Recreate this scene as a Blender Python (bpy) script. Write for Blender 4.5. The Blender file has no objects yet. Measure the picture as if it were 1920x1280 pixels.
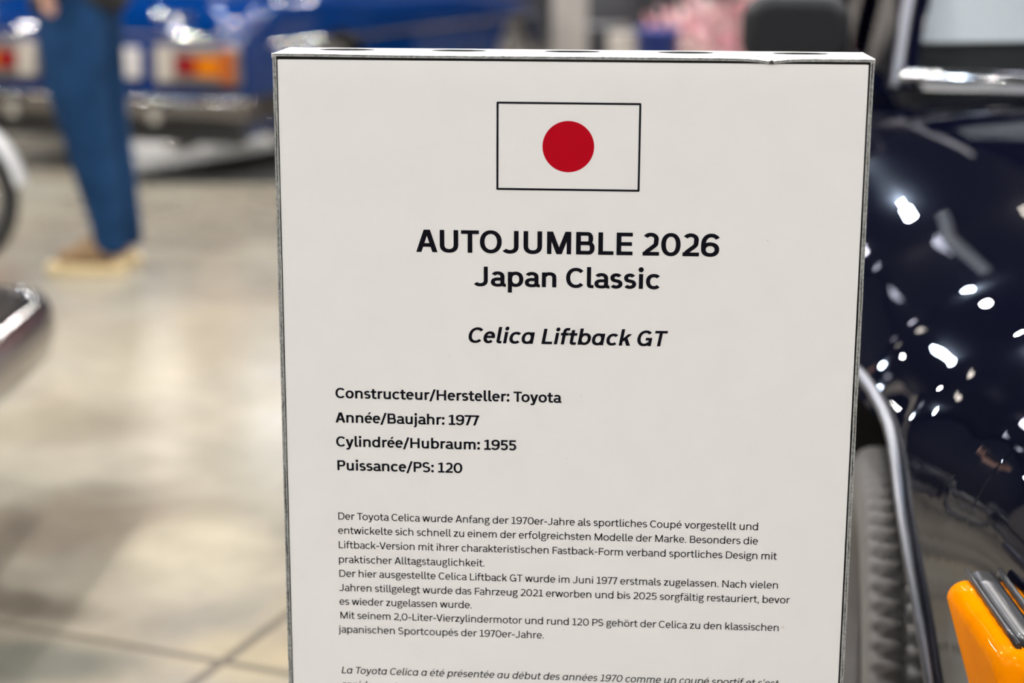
import bpy, bmesh, math, random
from mathutils import Vector, Matrix

random.seed(7)
S = bpy.context.scene
COL = S.collection
PI = math.pi

# ---------------------------------------------------------------- camera
cam_data = bpy.data.cameras.new('camera')
cam = bpy.data.objects.new('camera', cam_data)
COL.objects.link(cam)
cam.matrix_world = Matrix((
    (0.99785457, -0.01901669, 0.06264679, 0.0435),
    (0.06532999, 0.22679244, -0.97174955, -1.3374),
    (0.00427164, 0.97375744, 0.22754824, 1.17),
    (0, 0, 0, 1)))
cam_data.sensor_width = 36.0
cam_data.lens = 3322.4 / 1920 * 36
cam_data.clip_start = 0.05
cam_data.clip_end = 200
cam_data.dof.use_dof = True
cam_data.dof.focus_distance = 1.375
cam_data.dof.aperture_fstop = 3.5
S.camera = cam

# ---------------------------------------------------------------- world, view
world = bpy.data.worlds.new('hall_air')
S.world = world
world.use_nodes = True
world.node_tree.nodes['Background'].inputs[0].default_value = (0.75, 0.80, 0.90, 1)
world.node_tree.nodes['Background'].inputs[1].default_value = 0.02
S.view_settings.view_transform = 'Standard'
S.view_settings.look = 'None'
S.view_settings.gamma = 1.0
S.view_settings.use_curve_mapping = False
S.view_settings.exposure = -0.55
try:
    S.cycles.use_denoising = True
    S.cycles.max_bounces = 8
    S.cycles.sample_clamp_indirect = 12.0
    S.cycles.caustics_reflective = False
    S.cycles.caustics_refractive = False
except Exception:
    pass


# ---------------------------------------------------------------- helpers
def mat(name, col, rough=0.5, metal=0.0, coat=0.0, coat_rough=0.03, emit=None, emit_str=0.0, trans=0.0, ior=1.5, spec=0.5,
        noise=0.0, nscale=8.0, bump=0.0, bscale=60.0):
    m = bpy.data.materials.new(name)
    m.use_nodes = True
    nt = m.node_tree
    b = nt.nodes['Principled BSDF']
    b.inputs['Base Color'].default_value = (*col, 1)
    b.inputs['Roughness'].default_value = rough
    b.inputs['Metallic'].default_value = metal
    b.inputs['Coat Weight'].default_value = coat
    b.inputs['Coat Roughness'].default_value = coat_rough
    b.inputs['Transmission Weight'].default_value = trans
    b.inputs['IOR'].default_value = ior
    b.inputs['Specular IOR Level'].default_value = spec
    if emit:
        b.inputs['Emission Color'].default_value = (*emit, 1)
        b.inputs['Emission Strength'].default_value = emit_str
    if noise or bump:
        tc = nt.nodes.new('ShaderNodeTexCoord')
    if noise:
        n = nt.nodes.new('ShaderNodeTexNoise')
        n.inputs['Scale'].default_value = nscale
        n.inputs['Detail'].default_value = 5
        r = nt.nodes.new('ShaderNodeMapRange')
        r.inputs[1].default_value = 0.3
        r.inputs[2].default_value = 0.7
        r.inputs[3].default_value = 1 - noise
        r.inputs[4].default_value = 1 + noise
        mx = nt.nodes.new('ShaderNodeMix')
        mx.data_type = 'RGBA'
        mx.blend_type = 'MULTIPLY'
        mx.inputs[0].default_value = 1
        mx.inputs[6].default_value = (*col, 1)
        nt.links.new(tc.outputs['Object'], n.inputs['Vector'])
        nt.links.new(n.outputs['Fac'], r.inputs[0])
        nt.links.new(r.outputs[0], mx.inputs[7])
        nt.links.new(mx.outputs[2], b.inputs['Base Color'])
    if bump:
        n2 = nt.nodes.new('ShaderNodeTexNoise')
        n2.inputs['Scale'].default_value = bscale
        n2.inputs['Detail'].default_value = 4
        bp = nt.nodes.new('ShaderNodeBump')
        bp.inputs['Strength'].default_value = bump
        bp.inputs['Distance'].default_value = 0.01
        nt.links.new(tc.outputs['Object'], n2.inputs['Vector'])
        nt.links.new(n2.outputs['Fac'], bp.inputs['Height'])
        nt.links.new(bp.outputs[0], b.inputs['Normal'])
    return m


class MB:
    """collects shapes, then links them as one mesh object"""

    def __init__(self):
        self.v, self.f, self.s = [], [], []

    def add(self, vs, fs, smooth=False):
        o = len(self.v)
        self.v += [tuple(p) for p in vs]
        self.f += [tuple(i + o for i in f) for f in fs]
        self.s += [smooth] * len(fs)
        return self

    def box(self, x0, y0, z0, x1, y1, z1, M=None):
        vs = [Vector((x, y, z)) for z in (z0, z1) for y in (y0, y1) for x in (x0, x1)]
        if M:
            vs = [M @ p for p in vs]
        return self.add(vs, [(0, 2, 3, 1), (4, 5, 7, 6), (0, 1, 5, 4), (1, 3, 7, 5), (3, 2, 6, 7), (2, 0, 4, 6)])

    def rbox(self, x0, y0, z0, x1, y1, z1, r, n=3, axis='z', M=None):
        """box with rounded vertical (or x / y) edges and softened ends"""
        A = {'z': (0, 1, 2), 'x': (1, 2, 0), 'y': (2, 0, 1)}[axis]
        lo, hi = (x0, y0, z0), (x1, y1, z1)
        a0, a1, b0, b1, c0, c1 = lo[A[0]], hi[A[0]], lo[A[1]], hi[A[1]], lo[A[2]], hi[A[2]]
        e = min(r * .5, (c1 - c0) * .3)

        def loop(c, ins):
            out = []
            for cx, cy, st in ((a1 - r, b1 - r, 0), (a0 + r, b1 - r, 90), (a0 + r, b0 + r, 180), (a1 - r, b0 + r, 270)):
                for k in range(n + 1):
                    t = math.radians(st + 90 * k / n)
                    p = [0, 0, 0]
                    p[A[0]] = cx + (r - ins) * math.cos(t)
                    p[A[1]] = cy + (r - ins) * math.sin(t)
                    p[A[2]] = c
                    out.append(p)
            return out
        loops = [loop(c0, e), loop(c0 + e * .3, e * .3), loop(c0 + e, 0), loop(c1 - e, 0), loop(c1 - e * .3, e * .3), loop(c1, e)]
        return self.skin(loops, True, M)

    def skin(self, loops, caps=False, M=None, closed=True, smooth=True):
        n = len(loops[0])
        vs = [Vector(p) for l in loops for p in l]
        if M:
            vs = [M @ p for p in vs]
        fs = []
        for i in range(len(loops) - 1):
            for j in range(n if closed else n - 1):
                k = (j + 1) % n
                fs.append((i * n + j, i * n + k, (i + 1) * n + k, (i + 1) * n + j))
        self.add(vs, fs, smooth)
        if caps:
            o = len(self.v) - len(vs)
            self.f += [tuple(o + j for j in reversed(range(n))), tuple(o + (len(loops) - 1) * n + j for j in range(n))]
            self.s += [False, False]
        return self

    def tube(self, pts, r, n=8, caps=True, M=None):
        pts = [Vector(p) for p in pts]
        rr = r if isinstance(r, (list, tuple)) else [r] * len(pts)
        loops, up = [], None
        for i, p in enumerate(pts):
            d = (pts[min(i + 1, len(pts) - 1)] - pts[max(i - 1, 0)]).normalized()
            if up is None:
                up = d.orthogonal().normalized()
            up = (up - d * up.dot(d)).normalized()
            b = d.cross(up)
            loops.append([p + (up * math.cos(2 * PI * k / n) + b * math.sin(2 * PI * k / n)) * rr[i] for k in range(n)])
        return self.skin(loops, caps, M)

    def lathe(self, prof, n=32, axis='y', M=None, closed=False):
        """prof: (radius, offset along axis)"""
        loops = []
        for r, h in prof:
            l = []
            for k in range(n):
                a = 2 * PI * k / n
                c, s = r * math.cos(a), r * math.sin(a)
                l.append({'y': (c, h, s), 'z': (c, s, h), 'x': (h, c, s)}[axis])
            loops.append(l)
        if closed:
            loops.append(loops[0])
        return self.skin(loops, False, M)

    def build(self, name, m, parent=None, loc=None, recalc=True, **props):
        me = bpy.data.meshes.new(name)
        me.from_pydata(self.v, [], self.f)
        me.polygons.foreach_set('use_smooth', self.s)
        if recalc:
            bm = bmesh.new()
            bm.from_mesh(me)
            bmesh.ops.remove_doubles(bm, verts=bm.verts, dist=1e-6)
            bmesh.ops.recalc_face_normals(bm, faces=bm.faces)
            bm.to_mesh(me)
            bm.free()
        me.materials.append(m)
        o = bpy.data.objects.new(name, me)
        COL.objects.link(o)
        if parent is not None:
            o.parent = parent
        if loc:
            o.location = loc
        for k, v in props.items():
            o[k] = v
        return o


def thing(name, label, cat, loc=(0, 0, 0), rotz=0.0, group=None):
    o = bpy.data.objects.new(name, None)
    COL.objects.link(o)
    o.location = loc
    o.rotation_euler = (0, 0, rotz)
    o.empty_display_size = .1
    o['label'] = label
    o['category'] = cat
    if group:
        o['group'] = group
    return o


def lerp_table(tab, x, k):
    """smooth interpolation of column k of a table sorted by descending or ascending x"""
    t = sorted(tab)
    if x <= t[0][0]:
        return t[0][k]
    if x >= t[-1][0]:
        return t[-1][k]
    for i in range(len(t) - 1):
        if t[i][0] <= x <= t[i + 1][0]:
            x0, x1 = t[i][0], t[i + 1][0]
            u = (x - x0) / (x1 - x0)

            def m(j):
                if j <= 0 or j >= len(t) - 1:
                    a, b = max(0, j - 1), min(len(t) - 1, j + 1)
                    return (t[b][k] - t[a][k]) / (t[b][0] - t[a][0])
                a = (t[j][k] - t[j - 1][k]) / (t[j][0] - t[j - 1][0])
                b = (t[j + 1][k] - t[j][k]) / (t[j + 1][0] - t[j][0])
                return 0 if a * b <= 0 else 2 * a * b / (a + b)
            h = x1 - x0
            a, b = t[i][k], t[i + 1][k]
            return (2 * u ** 3 - 3 * u * u + 1) * a + (u ** 3 - 2 * u * u + u) * h * m(i) + (-2 * u ** 3 + 3 * u * u) * b + (u ** 3 - u * u) * h * m(i + 1)


# ---------------------------------------------------------------- room
M_wall = mat('wall_paint', (.05, .05, .055), .85, noise=.08, nscale=1.5)
M_ceil = mat('ceiling_paint', (.02, .02, .022), .9)
CEIL = 5.4


def floor_material():
    m = bpy.data.materials.new('polished_concrete')
    m.use_nodes = True
    nt = m.node_tree
    N, L = nt.nodes, nt.links
    b = N['Principled BSDF']
    tc = N.new('ShaderNodeTexCoord')

    def noise(scale, detail, rough=.55, warp=0.0):
        n = N.new('ShaderNodeTexNoise')
        n.inputs['Scale'].default_value = scale
        n.inputs['Detail'].default_value = detail
        n.inputs['Roughness'].default_value = rough
        n.inputs['Distortion'].default_value = warp
        L.new(tc.outputs['Object'], n.inputs['Vector'])
        return n

    def ramp(src, stops):
        r = N.new('ShaderNodeValToRGB')
        e = r.color_ramp.elements
        while len(e) < len(stops):
            e.new(.5)
        for el, (p, c) in zip(e, stops):
            el.position = p
            el.color = (*c, 1)
        L.new(src, r.inputs[0])
        return r

    def mix(a, bb, fac, mode='MIX'):
        x = N.new('ShaderNodeMix')
        x.data_type = 'RGBA'
        x.blend_type = mode
        L.new(fac, x.inputs[0]) if hasattr(fac, 'links') else setattr(x.inputs[0], 'default_value', fac)
        for s, i in ((a, 6), (bb, 7)):
            L.new(s, x.inputs[i]) if hasattr(s, 'links') else setattr(x.inputs[i], 'default_value', (*s, 1))
        return x.outputs[2]
    base = ramp(noise(1.1, 6, .6, .6).outputs['Fac'], [(.30, (0.225, 0.198, 0.150)), (.45, (0.315, 0.278, 0.212)), (.58, (0.375, 0.333, 0.255)), (.72, (0.312, 0.290, 0.235))])
    grey = ramp(noise(.55, 4, .5, .4).outputs['Fac'], [(.42, (0, 0, 0)), (.62, (1, 1, 1))])
    c = mix(base.outputs[0], (0.288, 0.273, 0.222), grey.outputs[0])
    brown = ramp(noise(.9, 5, .6, 1.0).outputs['Fac'], [(.52, (0, 0, 0)), (.72, (.55, .55, .55))])
    c = mix(c, (0.223, 0.173, 0.120), brown.outputs[0])
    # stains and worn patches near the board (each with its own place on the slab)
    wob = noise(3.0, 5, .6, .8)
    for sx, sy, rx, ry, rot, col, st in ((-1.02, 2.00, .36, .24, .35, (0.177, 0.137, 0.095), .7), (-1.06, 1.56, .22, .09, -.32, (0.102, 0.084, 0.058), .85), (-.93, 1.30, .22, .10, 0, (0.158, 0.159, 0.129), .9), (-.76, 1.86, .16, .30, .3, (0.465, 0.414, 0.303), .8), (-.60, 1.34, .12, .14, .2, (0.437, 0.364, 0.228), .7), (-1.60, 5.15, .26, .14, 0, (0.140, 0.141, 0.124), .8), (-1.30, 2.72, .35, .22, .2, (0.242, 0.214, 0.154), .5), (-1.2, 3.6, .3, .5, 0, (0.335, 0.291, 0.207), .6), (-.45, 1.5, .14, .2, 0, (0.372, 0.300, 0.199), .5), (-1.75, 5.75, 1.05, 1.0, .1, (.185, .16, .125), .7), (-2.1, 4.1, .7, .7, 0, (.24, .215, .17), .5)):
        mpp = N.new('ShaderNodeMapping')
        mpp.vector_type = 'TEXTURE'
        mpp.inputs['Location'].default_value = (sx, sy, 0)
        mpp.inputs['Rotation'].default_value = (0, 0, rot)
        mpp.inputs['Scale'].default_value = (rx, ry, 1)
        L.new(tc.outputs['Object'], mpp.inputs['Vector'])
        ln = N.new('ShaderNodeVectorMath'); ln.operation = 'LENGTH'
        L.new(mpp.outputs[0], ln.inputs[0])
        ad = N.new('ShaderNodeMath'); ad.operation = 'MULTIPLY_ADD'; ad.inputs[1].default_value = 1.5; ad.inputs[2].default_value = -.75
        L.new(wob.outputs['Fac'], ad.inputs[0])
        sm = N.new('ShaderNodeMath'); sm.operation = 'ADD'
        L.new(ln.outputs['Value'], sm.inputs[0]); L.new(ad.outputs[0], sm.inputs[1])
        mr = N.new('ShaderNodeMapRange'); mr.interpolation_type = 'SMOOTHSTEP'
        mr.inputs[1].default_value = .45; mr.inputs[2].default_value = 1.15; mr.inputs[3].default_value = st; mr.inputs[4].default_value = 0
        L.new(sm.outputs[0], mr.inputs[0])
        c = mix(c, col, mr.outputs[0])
    fine = ramp(noise(9, 6, .65).outputs['Fac'], [(.3, (.86, .86, .86)), (.7, (1.08, 1.08, 1.08))])
    c = mix(c, fine.outputs[0], 1.0, 'MULTIPLY')
    # saw-cut joints: a grid of 4.6 m bays, turned 18 degrees
    mp = N.new('ShaderNodeMapping')
    mp.vector_type = 'POINT'
    mp.inputs['Rotation'].default_value = (0, 0, math.radians(17.8))
    L.new(tc.outputs['Object'], mp.inputs['Vector'])
    sp = N.new('ShaderNodeSeparateXYZ')
    L.new(mp.outputs[0], sp.inputs[0])
    # crossing of the two joints near the board, in turned coordinates
    jx, jy = -0.60, 1.325
    ca, sa = math.cos(math.radians(17.8)), math.sin(math.radians(17.8))
    off = (jx * ca - jy * sa, jx * sa + jy * ca)
    lines = []
    for i, ax in enumerate(('X', 'Y')):
        a = N.new('ShaderNodeMath'); a.operation = 'ADD'; a.inputs[1].default_value = -off[i] + 2.3 + 46
        L.new(sp.outputs[ax], a.inputs[0])
        mo = N.new('ShaderNodeMath'); mo.operation = 'MODULO'; mo.inputs[1].default_value = 4.6
        L.new(a.outputs[0], mo.inputs[0])
        s = N.new('ShaderNodeMath'); s.operation = 'SUBTRACT'; s.inputs[1].default_value = 2.3
        L.new(mo.outputs[0], s.inputs[0])
        ab = N.new('ShaderNodeMath'); ab.operation = 'ABSOLUTE'
        L.new(s.outputs[0], ab.inputs[0])
        lt = N.new('ShaderNodeMath'); lt.operation = 'LESS_THAN'; lt.inputs[1].default_value = 0.010
        L.new(ab.outputs[0], lt.inputs[0])
        lines.append(lt)
    mxm = N.new('ShaderNodeMath'); mxm.operation = 'MAXIMUM'
    L.new(lines[0].outputs[0], mxm.inputs[0]); L.new(lines[1].outputs[0], mxm.inputs[1])
    c = mix(c, (.15, .125, .09), mxm.outputs[0])
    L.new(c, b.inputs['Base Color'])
    rr = ramp(noise(2.2, 4).outputs['Fac'], [(.3, (.15, .15, .15)), (.7, (.26, .26, .26))])
    L.new(rr.outputs[0], b.inputs['Roughness'])
    b.inputs['Specular IOR Level'].default_value = .38
    return m


def struct(name, mb, m):
    return mb.build(name, m, None, kind='structure', recalc=False)


RX0, RX1, RY0, RY1 = -13.0, 12.0, -9.0, 17.0
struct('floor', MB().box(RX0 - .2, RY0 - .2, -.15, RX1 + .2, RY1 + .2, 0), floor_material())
struct('ceiling', MB().box(RX0 - .2, RY0 - .2, CEIL, RX1 + .2, RY1 + .2, CEIL + .15), M_ceil)
struct('wall_back', MB().box(RX0, RY1, 0, RX1, RY1 + .2, CEIL), M_wall)
struct('wall_front', MB().box(RX0, RY0 - .2, 0, RX1, RY0, CEIL), M_wall)
struct('wall_left', MB().box(RX0 - .2, RY0, 0, RX0, RY1, CEIL), M_wall)
struct('wall_right', MB().box(RX1, RY0, 0, RX1 + .2, RY1, CEIL), M_wall)

M_post = mat('pillar_paint', (.30, .275, .25), .7, noise=.1, nscale=5)
for i, (px_, py_) in enumerate(((-5.2, 2.6), (-6.4, 6.2), (-8.0, 11.0), (4.9, 2.2), (5.2, -3.8))):  # added unseen pillars, giving pale reflection streaks in the navy paint
    struct('trim_%d' % (i + 2), MB().box(px_ - .2, py_ - .2, 0, px_ + .2, py_ + .2, CEIL), M_post)

# ceiling lamps: long panels that light the hall, small bright spots between them
M_house = mat('lamp_housing', (.05, .05, .05), .5)
M_spots = [mat('spot_light', (.9, .9, .9), .4, emit=c, emit_str=e) for c, e in (
    ((1.0, .965, .935), 2000.0), ((1.0, .945, .89), 650.0), ((.66, .80, 1.0), 650.0), ((.86, .84, 1.0), 34.0), ((1.0, .90, .80), 13.0), ((.80, .82, 1.0), 6.0))]
M_spot = M_spots[0]



def copy_thing(root, loc):
    r = root.copy()
    COL.objects.link(r)
    r.location = loc
    for ch in list(root.children):
        c = ch.copy()
        COL.objects.link(c)
        c.parent = r
    return r


s0 = thing('ceiling_spotlight', 'small round spotlight hanging from the hall ceiling', 'lamp', (0, 0, CEIL), 0, 'spotlights on the hall ceiling')
MB().lathe([(.0, 0), (.03, 0), (.03, -.12), (.105, -.16), (.115, -.34), (.10, -.34)], 20, 'z').build('housing', M_house, s0)
MB().lathe([(.0, -.33), (.095, -.33)], 20, 'z').build('bulb', M_spot, s0)
bulbs = []
for m_ in M_spots:
    me_ = s0.children[1].data.copy()
    me_.materials[0] = m_
    bulbs.append(me_)
first = True
for ix, X in enumerate((-10.4, -8.0, -5.6, -3.2, -.8, 1.6, 4.0, 6.4, 8.8)):
    for iy, Y in enumerate((-7.6, -5.6, -3.6, -1.4, 0.8, 3.0, 5.2, 7.4, 9.8, 12.2, 14.6)):
        if first:
            s0.location = (X, Y, CEIL)
            first = False
        else:
            c = copy_thing(s0, (X + random.uniform(-.4, .4), Y + random.uniform(-.4, .4), CEIL))
            k = (ix * 5 + iy * 3 + (ix * iy) % 4) % 7
            if 0 < k < 6:
                for ch in c.children:
                    if ch.name.startswith('bulb'):
                        ch.data = bulbs[k]
        # every spot keeps the one label: nothing in the photo tells them apart

# ---------------------------------------------------------------- lettering
# A small stroke typeface (cap height 700, x-height 528): every glyph is a
# list of convex polygons, drawn for a given weight t (0 regular, 1 bold).
XH, ASC, DSC = 528.0, 745.0, -215.0


def _sgn_pow(c, e):
    return math.copysign(abs(c) ** e, c)


class Pen:
    def __init__(self, t):
        self.t = t
        self.V = self.w(98, 144)
        self.H = self.w(84, 116)
        self.P = []

    def w(self, a, b):
        return a + (b - a) * self.t

    def poly(self, *p):
        self.P.append([tuple(q) for q in p])

    def rect(self, x0, y0, x1, y1):
        self.poly((x0, y0), (x1, y0), (x1, y1), (x0, y1))

    def para(self, x0, y0, x1, y1, s=None):
        s = (s or self.V * 1.06) / 2
        self.poly((x0 - s, y0), (x0 + s, y0), (x1 + s, y1), (x1 - s, y1))

    def ring(self, x0, y0, x1, y1, a0=0, a1=360, V=None, H=None, n=2.2, N=None):
        V = V or self.V
        H = H or self.H
        cx, cy, rx, ry = (x0 + x1) / 2, (y0 + y1) / 2, (x1 - x0) / 2, (y1 - y0) / 2
        N = N or max(6, int(abs(a1 - a0) / 360 * 36))
        e = 2.0 / n
        pr = None
        for i in range(N + 1):
            a = math.radians(a0 + (a1 - a0) * i / N)
            c, s = _sgn_pow(math.cos(a), e), _sgn_pow(math.sin(a), e)
            q = ((cx + rx * c, cy + ry * s), (cx + (rx - V) * c, cy + (ry - H) * s))
            if pr:
                self.poly(pr[0], q[0], q[1], pr[1])
            pr = q

    def disc(self, x, y, r, N=20):
        self.poly(*[(x + r * math.cos(2 * math.pi * i / N), y + r * math.sin(2 * math.pi * i / N)) for i in range(N)])

    def path(self, pts, V=None, H=None, w0=1.0, w1=1.0, K=7):
        """smooth stroke through pts with an elliptical nib"""
        a, b = (V or self.V) / 2, (H or self.H) / 2
        n = len(pts)
        out = []
        for i in range(n - 1):
            p0 = pts[i - 1] if i > 0 else (2 * pts[0][0] - pts[1][0], 2 * pts[0][1] - pts[1][1])
            p1, p2 = pts[i], pts[i + 1]
            p3 = pts[i + 2] if i + 2 < n else (2 * p2[0] - p1[0], 2 * p2[1] - p1[1])
            for k in range(K + (1 if i == n - 2 else 0)):
                u = k / K
                out.append(tuple(.5 * (2 * p1[j] + (p2[j] - p0[j]) * u + (2 * p0[j] - 5 * p1[j] + 4 * p2[j] - p3[j]) * u * u + (3 * p1[j] - p0[j] - 3 * p2[j] + p3[j]) * u ** 3) for j in (0, 1)))
        pr = None
        M = len(out)
        for i, p in enumerate(out):
            q0, q1 = out[max(0, i - 1)], out[min(M - 1, i + 1)]
            dx, dy = q1[0] - q0[0], q1[1] - q0[1]
            L = math.hypot(dx, dy) or 1
            nx, ny = -dy / L, dx / L
            g = w0 + (w1 - w0) * i / (M - 1)
            d = math.sqrt(a * a * nx * nx + b * b * ny * ny) or 1
            ox, oy = a * a * nx / d * g, b * b * ny / d * g
            q = ((p[0] + ox, p[1] + oy), (p[0] - ox, p[1] - oy))
            if pr:
                self.poly(pr[0], q[0], q[1], pr[1])
            pr = q

    def bowl(self, x1, y0, y1, r):
        m = x1 - r
        self.rect(self.V / 2, y1 - self.H, m, y1)
        self.rect(self.V / 2, y0, m, y0 + self.H)
        self.ring(x1 - 2 * r, y0, x1, y1, -90, 90)


def arc(cx, cy, rx, ry, a0, a1, n=2.1, N=9):
    return [(cx + rx * _sgn_pow(math.cos(math.radians(a0 + (a1 - a0) * i / N)), 2 / n),
             cy + ry * _sgn_pow(math.sin(math.radians(a0 + (a1 - a0) * i / N)), 2 / n)) for i in range(N + 1)]


def glyph(ch, t, ital=False):
    """-> (polygons, left bearing, width, right bearing)"""
    g = Pen(t)
    V, H, w, rect, para, ring, path = g.V, g.H, g.w, g.rect, g.para, g.ring, g.path
    hv, hh = V / 2, H / 2
    SB, RB = w(82, 84), w(40, 38)                    # stem and round bearings
    lb = rb = SB
    if ch in 'éäö':
        base, lb, W, rb = glyph({'é': 'e', 'ä': 'a', 'ö': 'o'}[ch], t, ital)
        g.P = list(base)
        if ch == 'é':
            g.poly((W * .42, 600), (W * .42 + w(70, 110), 600), (W * .60 + w(85, 140), 750), (W * .60, 750))
        else:
            c, d, r = W * .46, w(105, 125), w(52, 78)
            g.disc(c - d, 672, r)
            g.disc(c + d, 672, r)
        return g.P, lb, W, rb
    if ch == 'A':
        W = w(620, 662); s = V * 1.12; k = s * .6; lb = rb = w(14, 10)
        g.poly((0, 0), (s, 0), (W / 2 - k + s, 700), (W / 2 - k, 700))
        g.poly((W - s, 0), (W, 0), (W / 2 + k, 700), (W / 2 + k - s, 700))
        x = (W / 2 - k) * .27 + s / 2
        rect(x, 165, W - x, 165 + H)
    elif ch == 'B':
        W = w(530, 568); rb = w(42, 45)
        rect(0, 0, V, 700)
        g.bowl(w(490, 522), 352 - hh, 700, w(165, 165))
        g.bowl(W, 0, 352 + hh, w(185, 190))
    elif ch == 'C':
        W = w(585, 636); lb = RB; rb = w(30, 28)
        ring(0, -10, W * 1.085, 710, 42, 318, n=2.15)
    elif ch == 'D':
        W = w(600, 640); rb = RB
        rect(0, 0, V, 700)
        g.bowl(W, 0, 700, w(320, 320))
    elif ch in 'EF':
        W = w(450, 492); rb = w(40, 42)
        rect(0, 0, V, 700)
        rect(hv, 700 - H, W, 700)
        rect(hv, 348 - hh, W * .955, 348 + hh)
        if ch == 'E':
            rect(hv, 0, W, H)
        else:
            rb = w(25, 25)
    elif ch == 'G':
        W = w(620, 665); lb = RB; rb = w(60, 60)
        ring(0, -10, W, 710, 42, 318, n=2.15)
        rect(W - V - w(8, 12), 0, W - w(8, 12), 372)
        rect(W * .56, 372 - H, W - V * .5, 372)
    elif ch == 'H':
        W = w(600, 633)
        rect(0, 0, V, 700); rect(W - V, 0, W, 700); rect(hv, 350 - hh, W - hv, 350 + hh)
    elif ch == 'J':
        W = w(430, 487); lb = w(15, 12)
        rect(W - V, 205, W, 700)
        ring(W - 2 * w(238, 268), -10, W, 420, 0, -146, n=2.2)
    elif ch == 'L':
        W = w(430, 468); rb = w(25, 25)
        rect(0, 0, V, 700); rect(hv, 0, W, H)
    elif ch == 'M':
        W = w(715, 743); s = V * 1.12
        rect(0, 0, V * .95, 700); rect(W - V * .95, 0, W, 700)
        para(s / 2 + w(4, 20), 700, W / 2, 0, s); para(W - s / 2 - w(4, 20), 700, W / 2, 0, s)
    elif ch == 'N':
        W = w(605, 640); s = V * 1.15
        rect(0, 0, V, 700); rect(W - V, 0, W, 700); para(s / 2, 700, W - s / 2, 0, s)
    elif ch == 'O':
        W = w(655, 675); lb = rb = RB
        ring(0, -10, W, 710, n=2.15)
    elif ch == 'P':
        W = w(505, 545); rb = w(30, 30)
        rect(0, 0, V, 700); g.bowl(W, 268, 700, w(205, 210))
    elif ch == 'S':
        W = w(505, 545); lb = rb = w(35, 32); e = hh - 10
        ru, rl = (710 - hh - 354) / 2, (354 + 10 - hh) / 2
        path(arc(W * .50, 354 + ru, W * .47 - hv, ru, 28, 235) + arc(W * .49, 354 - rl, W * .51 - hv, rl, 55, -148), K=3)
    elif ch == 'T':
        W = w(520, 552); lb = rb = w(20, 20)
        rect(0, 700 - H, W, 700); rect(W / 2 - hv, 0, W / 2 + hv, 700 - hh)
    elif ch == 'U':
        W = w(565, 573)
        rect(0, 240, V, 700); rect(W - V, 240, W, 700); ring(0, -10, W, 490, 180, 360, n=2.3)
    elif ch == 'V':
        W = w(600, 640); lb = rb = w(14, 10); s = V * 1.12; k = s * .56
        g.poly((0, 700), (s, 700), (W / 2 - k + s, 0), (W / 2 - k, 0))
        g.poly((W - s, 700), (W, 700), (W / 2 + k, 0), (W / 2 + k - s, 0))
    # ------------------------------------------------------------ lower case
    elif ch == 'a' and not ital:
        W = w(470, 525); X = W - w(38, 45); lb = w(40, 36); rb = w(12, 10)
        rect(X - V, 60, X, 346)
        ring(w(10, 8), 538 - 2 * w(195, 200), X, 538, 0, 152, n=2.3)
        ring(0, -10, X - V * .2 + w(60, 40), w(305, 318), 62, 325, n=2.3, H=H * .92)
        rect(W * .42, w(305, 318) - H * .92, X - hv, w(305, 318))
        path([(X - hv, 120), (X - hv * .8, 62 + hh * .2), (X + 2, hh * .9 - 6), (W + 4, hh * .85 - 2)], V=V, H=H * .95)
    elif ch == 'a':
        W = w(500, 540); lb = RB; rb = SB
        ring(0, -10, W * 1.0, 538, n=2.25)
        rect(W - V, 0, W, 528)
    elif ch in 'bdp':
        W = w(510, 543); lo, hi = (0, ASC) if ch in 'bd' else (DSC, 528)
        x0, x1 = (0, W)
        if ch == 'd':
            ring(0, -10, W - w(4, 4), 538, n=2.25); rect(W - V, lo, W, hi); lb = RB
        else:
            ring(w(4, 4), -10, W, 538, n=2.25); rect(0, lo, V, hi); rb = RB
    elif ch == 'c':
        W = w(450, 505); lb = RB; rb = w(24, 22)
        ring(0, -10, W * 1.10, 538, 44, 316, n=2.2)
    elif ch == 'e':
        W = w(480, 505); lb = RB; rb = w(38, 34)
        ring(0, -10, W, 538, 0, 180, n=2.2)
        ring(0, -10, W, 538, 180, 318, n=2.2)
        rect(hv, 232, W - w(10, 16), 232 + H * .9)
        rect(W - V, 232, W, 264)
    elif ch == 'f':
        W = w(325, 370); lb = w(22, 20); rb = w(0, 0); x = w(75, 80)
        rect(x, 0, x + V, 580)
        ring(x, 400, x + 2 * w(172, 190), 755, 90, 180, n=2.3)
        rect(x + w(171, 189), 755 - H, W, 755)
        rect(0, 528 - H, W - 20, 528)
    elif ch == 'g':
        W = w(490, 530); lb = w(32, 30); rb = w(12, 12)
        ring(w(22, 20), 178, W - w(62, 60), 538, n=2.2)
        path([(W - w(150, 165), 478), (W - w(80, 95), 520), (W - 5, 534)], H=H * .95)
        path([(w(115, 118), 205), (w(62, 66), 150), (w(74, 80), 92), (w(150, 160), 62), (W * .6, 52), (W - hv - w(22, 10), 18), (W - hv, -70), (W * .76, -168), (W * .46, -222 + hh),
              (w(120, 125), -190 + hh * .5), (hv, -108), (w(68, 84), -35), (w(135, 150), 22)], V=V * .92, H=H * .86)
    elif ch in 'hn':
        W = w(475, 508)
        rect(0, 0, V, ASC if ch == 'h' else 528)
        ring(hv * .3, 538 - 2 * w(205, 210), W, 538, 0, 160, n=2.35)
        rect(W - V, 0, W, 538 - w(205, 210))
    elif ch in 'ij':
        W = V
        g.disc(hv, w(676, 678), w(60, 92))
        if ch == 'i':
            rect(0, 0, V, 528)
        else:
            rect(0, -60, V, 528)
            ring(V - 2 * w(150, 175), -222, V, 95, 0, -100, n=2.3)
    elif ch == 'k':
        W = w(450, 505); rb = w(10, 8)
        rect(0, 0, V, ASC)
        s = V * 1.2
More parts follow.
